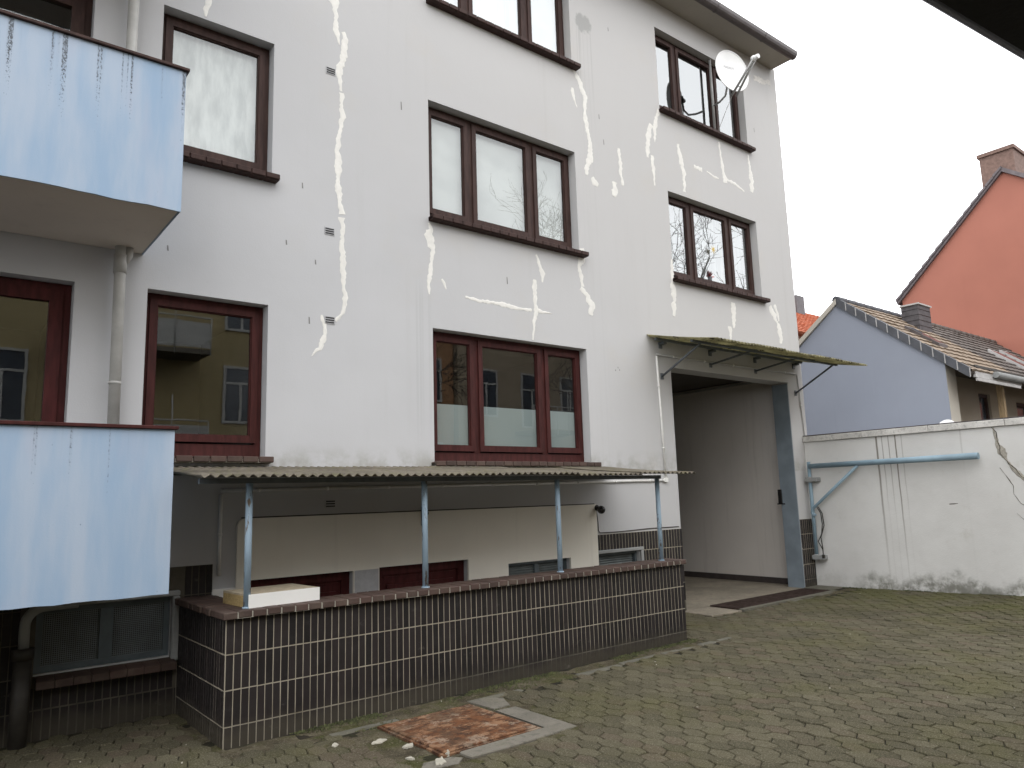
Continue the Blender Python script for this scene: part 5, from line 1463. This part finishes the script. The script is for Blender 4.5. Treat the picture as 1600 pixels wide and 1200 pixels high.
# ------------------------------------------------------------------ across the courtyard: what the windows mirror
def block(name, x0, x1, yf, h, mat, label, wins, balc, roof_h=2.6):
    t = thing(name, ((x0 + x1) / 2, yf, 0), label, 'house', 'houses across the courtyard')
    q = MB(); q.box(x0, x1, yf - 9, yf, -.2, h); q.build('wall', M[mat], t)
    q = MB(); q.prism([(yf + .35, h), (yf - 4.5, h + roof_h), (yf - 9.3, h)], 'x', x0 - .02, x1 + .02); q.build('roof', M['rooftile_dark'], t)
    for (x, z, w_, h_) in wins:
        q = MB(); ring(q, x, x + w_, z, z + h_, .08, yf + .004, yf + .05); q.box(x + .08, x + w_ - .08, yf + .004, yf + .045, z + h_ * .68, z + h_ * .68 + .07); q.box(x + w_ / 2 - .04, x + w_ / 2 + .04, yf + .004, yf + .044, z + .08, z + h_ * .68)
        wi = q.build('window', M['whitetrim'], t)
        q = MB(); q.box(x + .08, x + w_ - .08, yf + .003, yf + .02, z + .08, z + h_ - .08); q.build('pane', M['panewin'], wi)
    for (x, z, w_) in balc:
        q = MB(); q.box(x, x + w_, yf + .002, yf + 1.3, z - .15, z); bl = q.build('balcony', M['slab'], t)
        q = MB(); q.box(x, x + w_, yf + 1.26, yf + 1.3, z + .05, z + .85); q.build('balcony_panel', M['whitetrim'], bl)
        q = MB(); q.tube([(x, yf + 1.28, z + 1.0), (x + w_, yf + 1.28, z + 1.0)], .025, 8)
        for k in range(5): q.tube([(x + w_ * k / 4, yf + 1.32, z - .2), (x + w_ * k / 4, yf + 1.32, z + (1.75 if k % 2 else 1.0))], .02, 6)
        q.build('railing', M['whitetrim'], bl)
    return t
block('apartment_block', -6.0, 10.2, -10.5, 10.6, 'yellow', 'ochre yellow house with white balconies mirrored in the lower left windows',
      [(3.7, 4.2, 1.2, 2.1), (3.7, 7.2, 1.2, 2.1), (7.6, 4.4, 1.15, 1.9), (7.6, 7.5, 1.15, 1.9), (1.0, 4.2, 1.2, 2.1), (-2.4, 4.3, 1.2, 1.9), (4.0, 1.2, 1.1, 1.6), (7.6, 1.2, 1.1, 1.6)], [(2.6, 3.3, 4.2), (2.6, 6.5, 4.2), (-2.6, 3.3, 3.6)])
block('apartment_block', 10.3, 16.9, -10.8, 9.6, 'orangebrown', 'orange brown house mirrored in the left light of the large window', [(11.2, 5.6, 1.1, 1.8), (13.2, 5.6, 1.1, 1.8), (15.2, 5.6, 1.1, 1.8), (13.2, 2.2, 1.1, 1.8), (15.2, 2.2, 1.1, 1.8)], [])
block('apartment_block', 17.0, 24.4, -10.6, 9.4, 'beige', 'beige house mirrored in the middle light of the large window', [(17.8, 5.1, 1.2, 2.0), (20.3, 4.7, 1.2, 2.4), (22.6, 5.1, 1.2, 2.0), (17.8, 1.8, 1.2, 1.8), (20.3, 1.8, 1.2, 1.8)], [(19.9, 4.5, 2.6)])

def bare_tree(x, y, h, seed, label, depth=6):
    t = thing('bare_tree', (x, y, 0), label, 'tree', 'bare trees across the courtyard')
    r_ = random.Random(seed); tr, cr_ = MB(), MB()
    def grow(p, d, L_, r, lev):
        n = 3; pts = [p]; rad = [r]
        for k in range(n):
            d = (d + Vector((r_.gauss(0, .12), r_.gauss(0, .12), r_.gauss(.04, .08)))).normalized(); p = p + d * (L_ / n); pts.append(p); rad.append(r * (1 - .38 * (k + 1) / n))
        (tr if lev < 2 else cr_).tube(pts, rad, 6 if lev < 3 else 3, cap=False)
        if lev >= depth: return
        for k in range(3 if lev else 5):
            a = d.orthogonal().normalized(); a.rotate(Matrix.Rotation(r_.uniform(0, 6.28), 3, d)); nd = (d * r_.uniform(.6, 1.1) + a * r_.uniform(.5, .95)).normalized()
            s_ = r_.randrange(1, n + 1); grow(pts[s_], nd, L_ * r_.uniform(.55, .78), max(rad[s_] * .64, .011), lev + 1)
    grow(Vector((x, y, -.1)), Vector((0, 0, 1)), h * .40, h * .016, 0)
    tr.build('trunk', M['bark'], t); cr_.build('crown', M['bark'], t)
bare_tree(30.0, -7.2, 22.0, 5, 'tall bare tree mirrored in the middle right window', 6)
bare_tree(35.0, -8.0, 23.0, 8, 'bare tree whose twigs show in the top right window', 6)
bare_tree(8.6, -5.6, 7.5, 31, 'slender bare tree mirrored in the lower left window', 6)
bare_tree(24.6, -6.5, 14.0, 12, 'bare tree mirrored in the right light of the large window', 6)
# dark evergreen bush mirrored in the balcony door
eb = thing('evergreen_bush', (.6, -5.5, 0), 'dark evergreen bush mirrored in the lower balcony door', 'bush')
q = MB(); q.tube([(.4, -5.5, -.1), (.4, -5.5, 2.6)], [.06, .03], 8); q.build('stem', M['bark'], eb)
q = MB(); r_ = random.Random(15)
for k in range(2600):
    a, b, rr = r_.uniform(0, 6.28), r_.uniform(-1, 1), r_.uniform(.3, 1) ** .5
    p = Vector((.4 + 1.0 * rr * math.cos(a) * math.sqrt(1 - b * b), -5.5 + .9 * rr * math.sin(a) * math.sqrt(1 - b * b), 1.9 + 1.7 * rr * b)); d = Vector((r_.gauss(0, 1), r_.gauss(0, 1), r_.gauss(0, 1))).normalized(); w_ = d.orthogonal().normalized() * .03
    q.add([p - w_, p + d * .12, p + w_], [(0, 1, 2)])
q.build('foliage', M['evergreen'], eb)
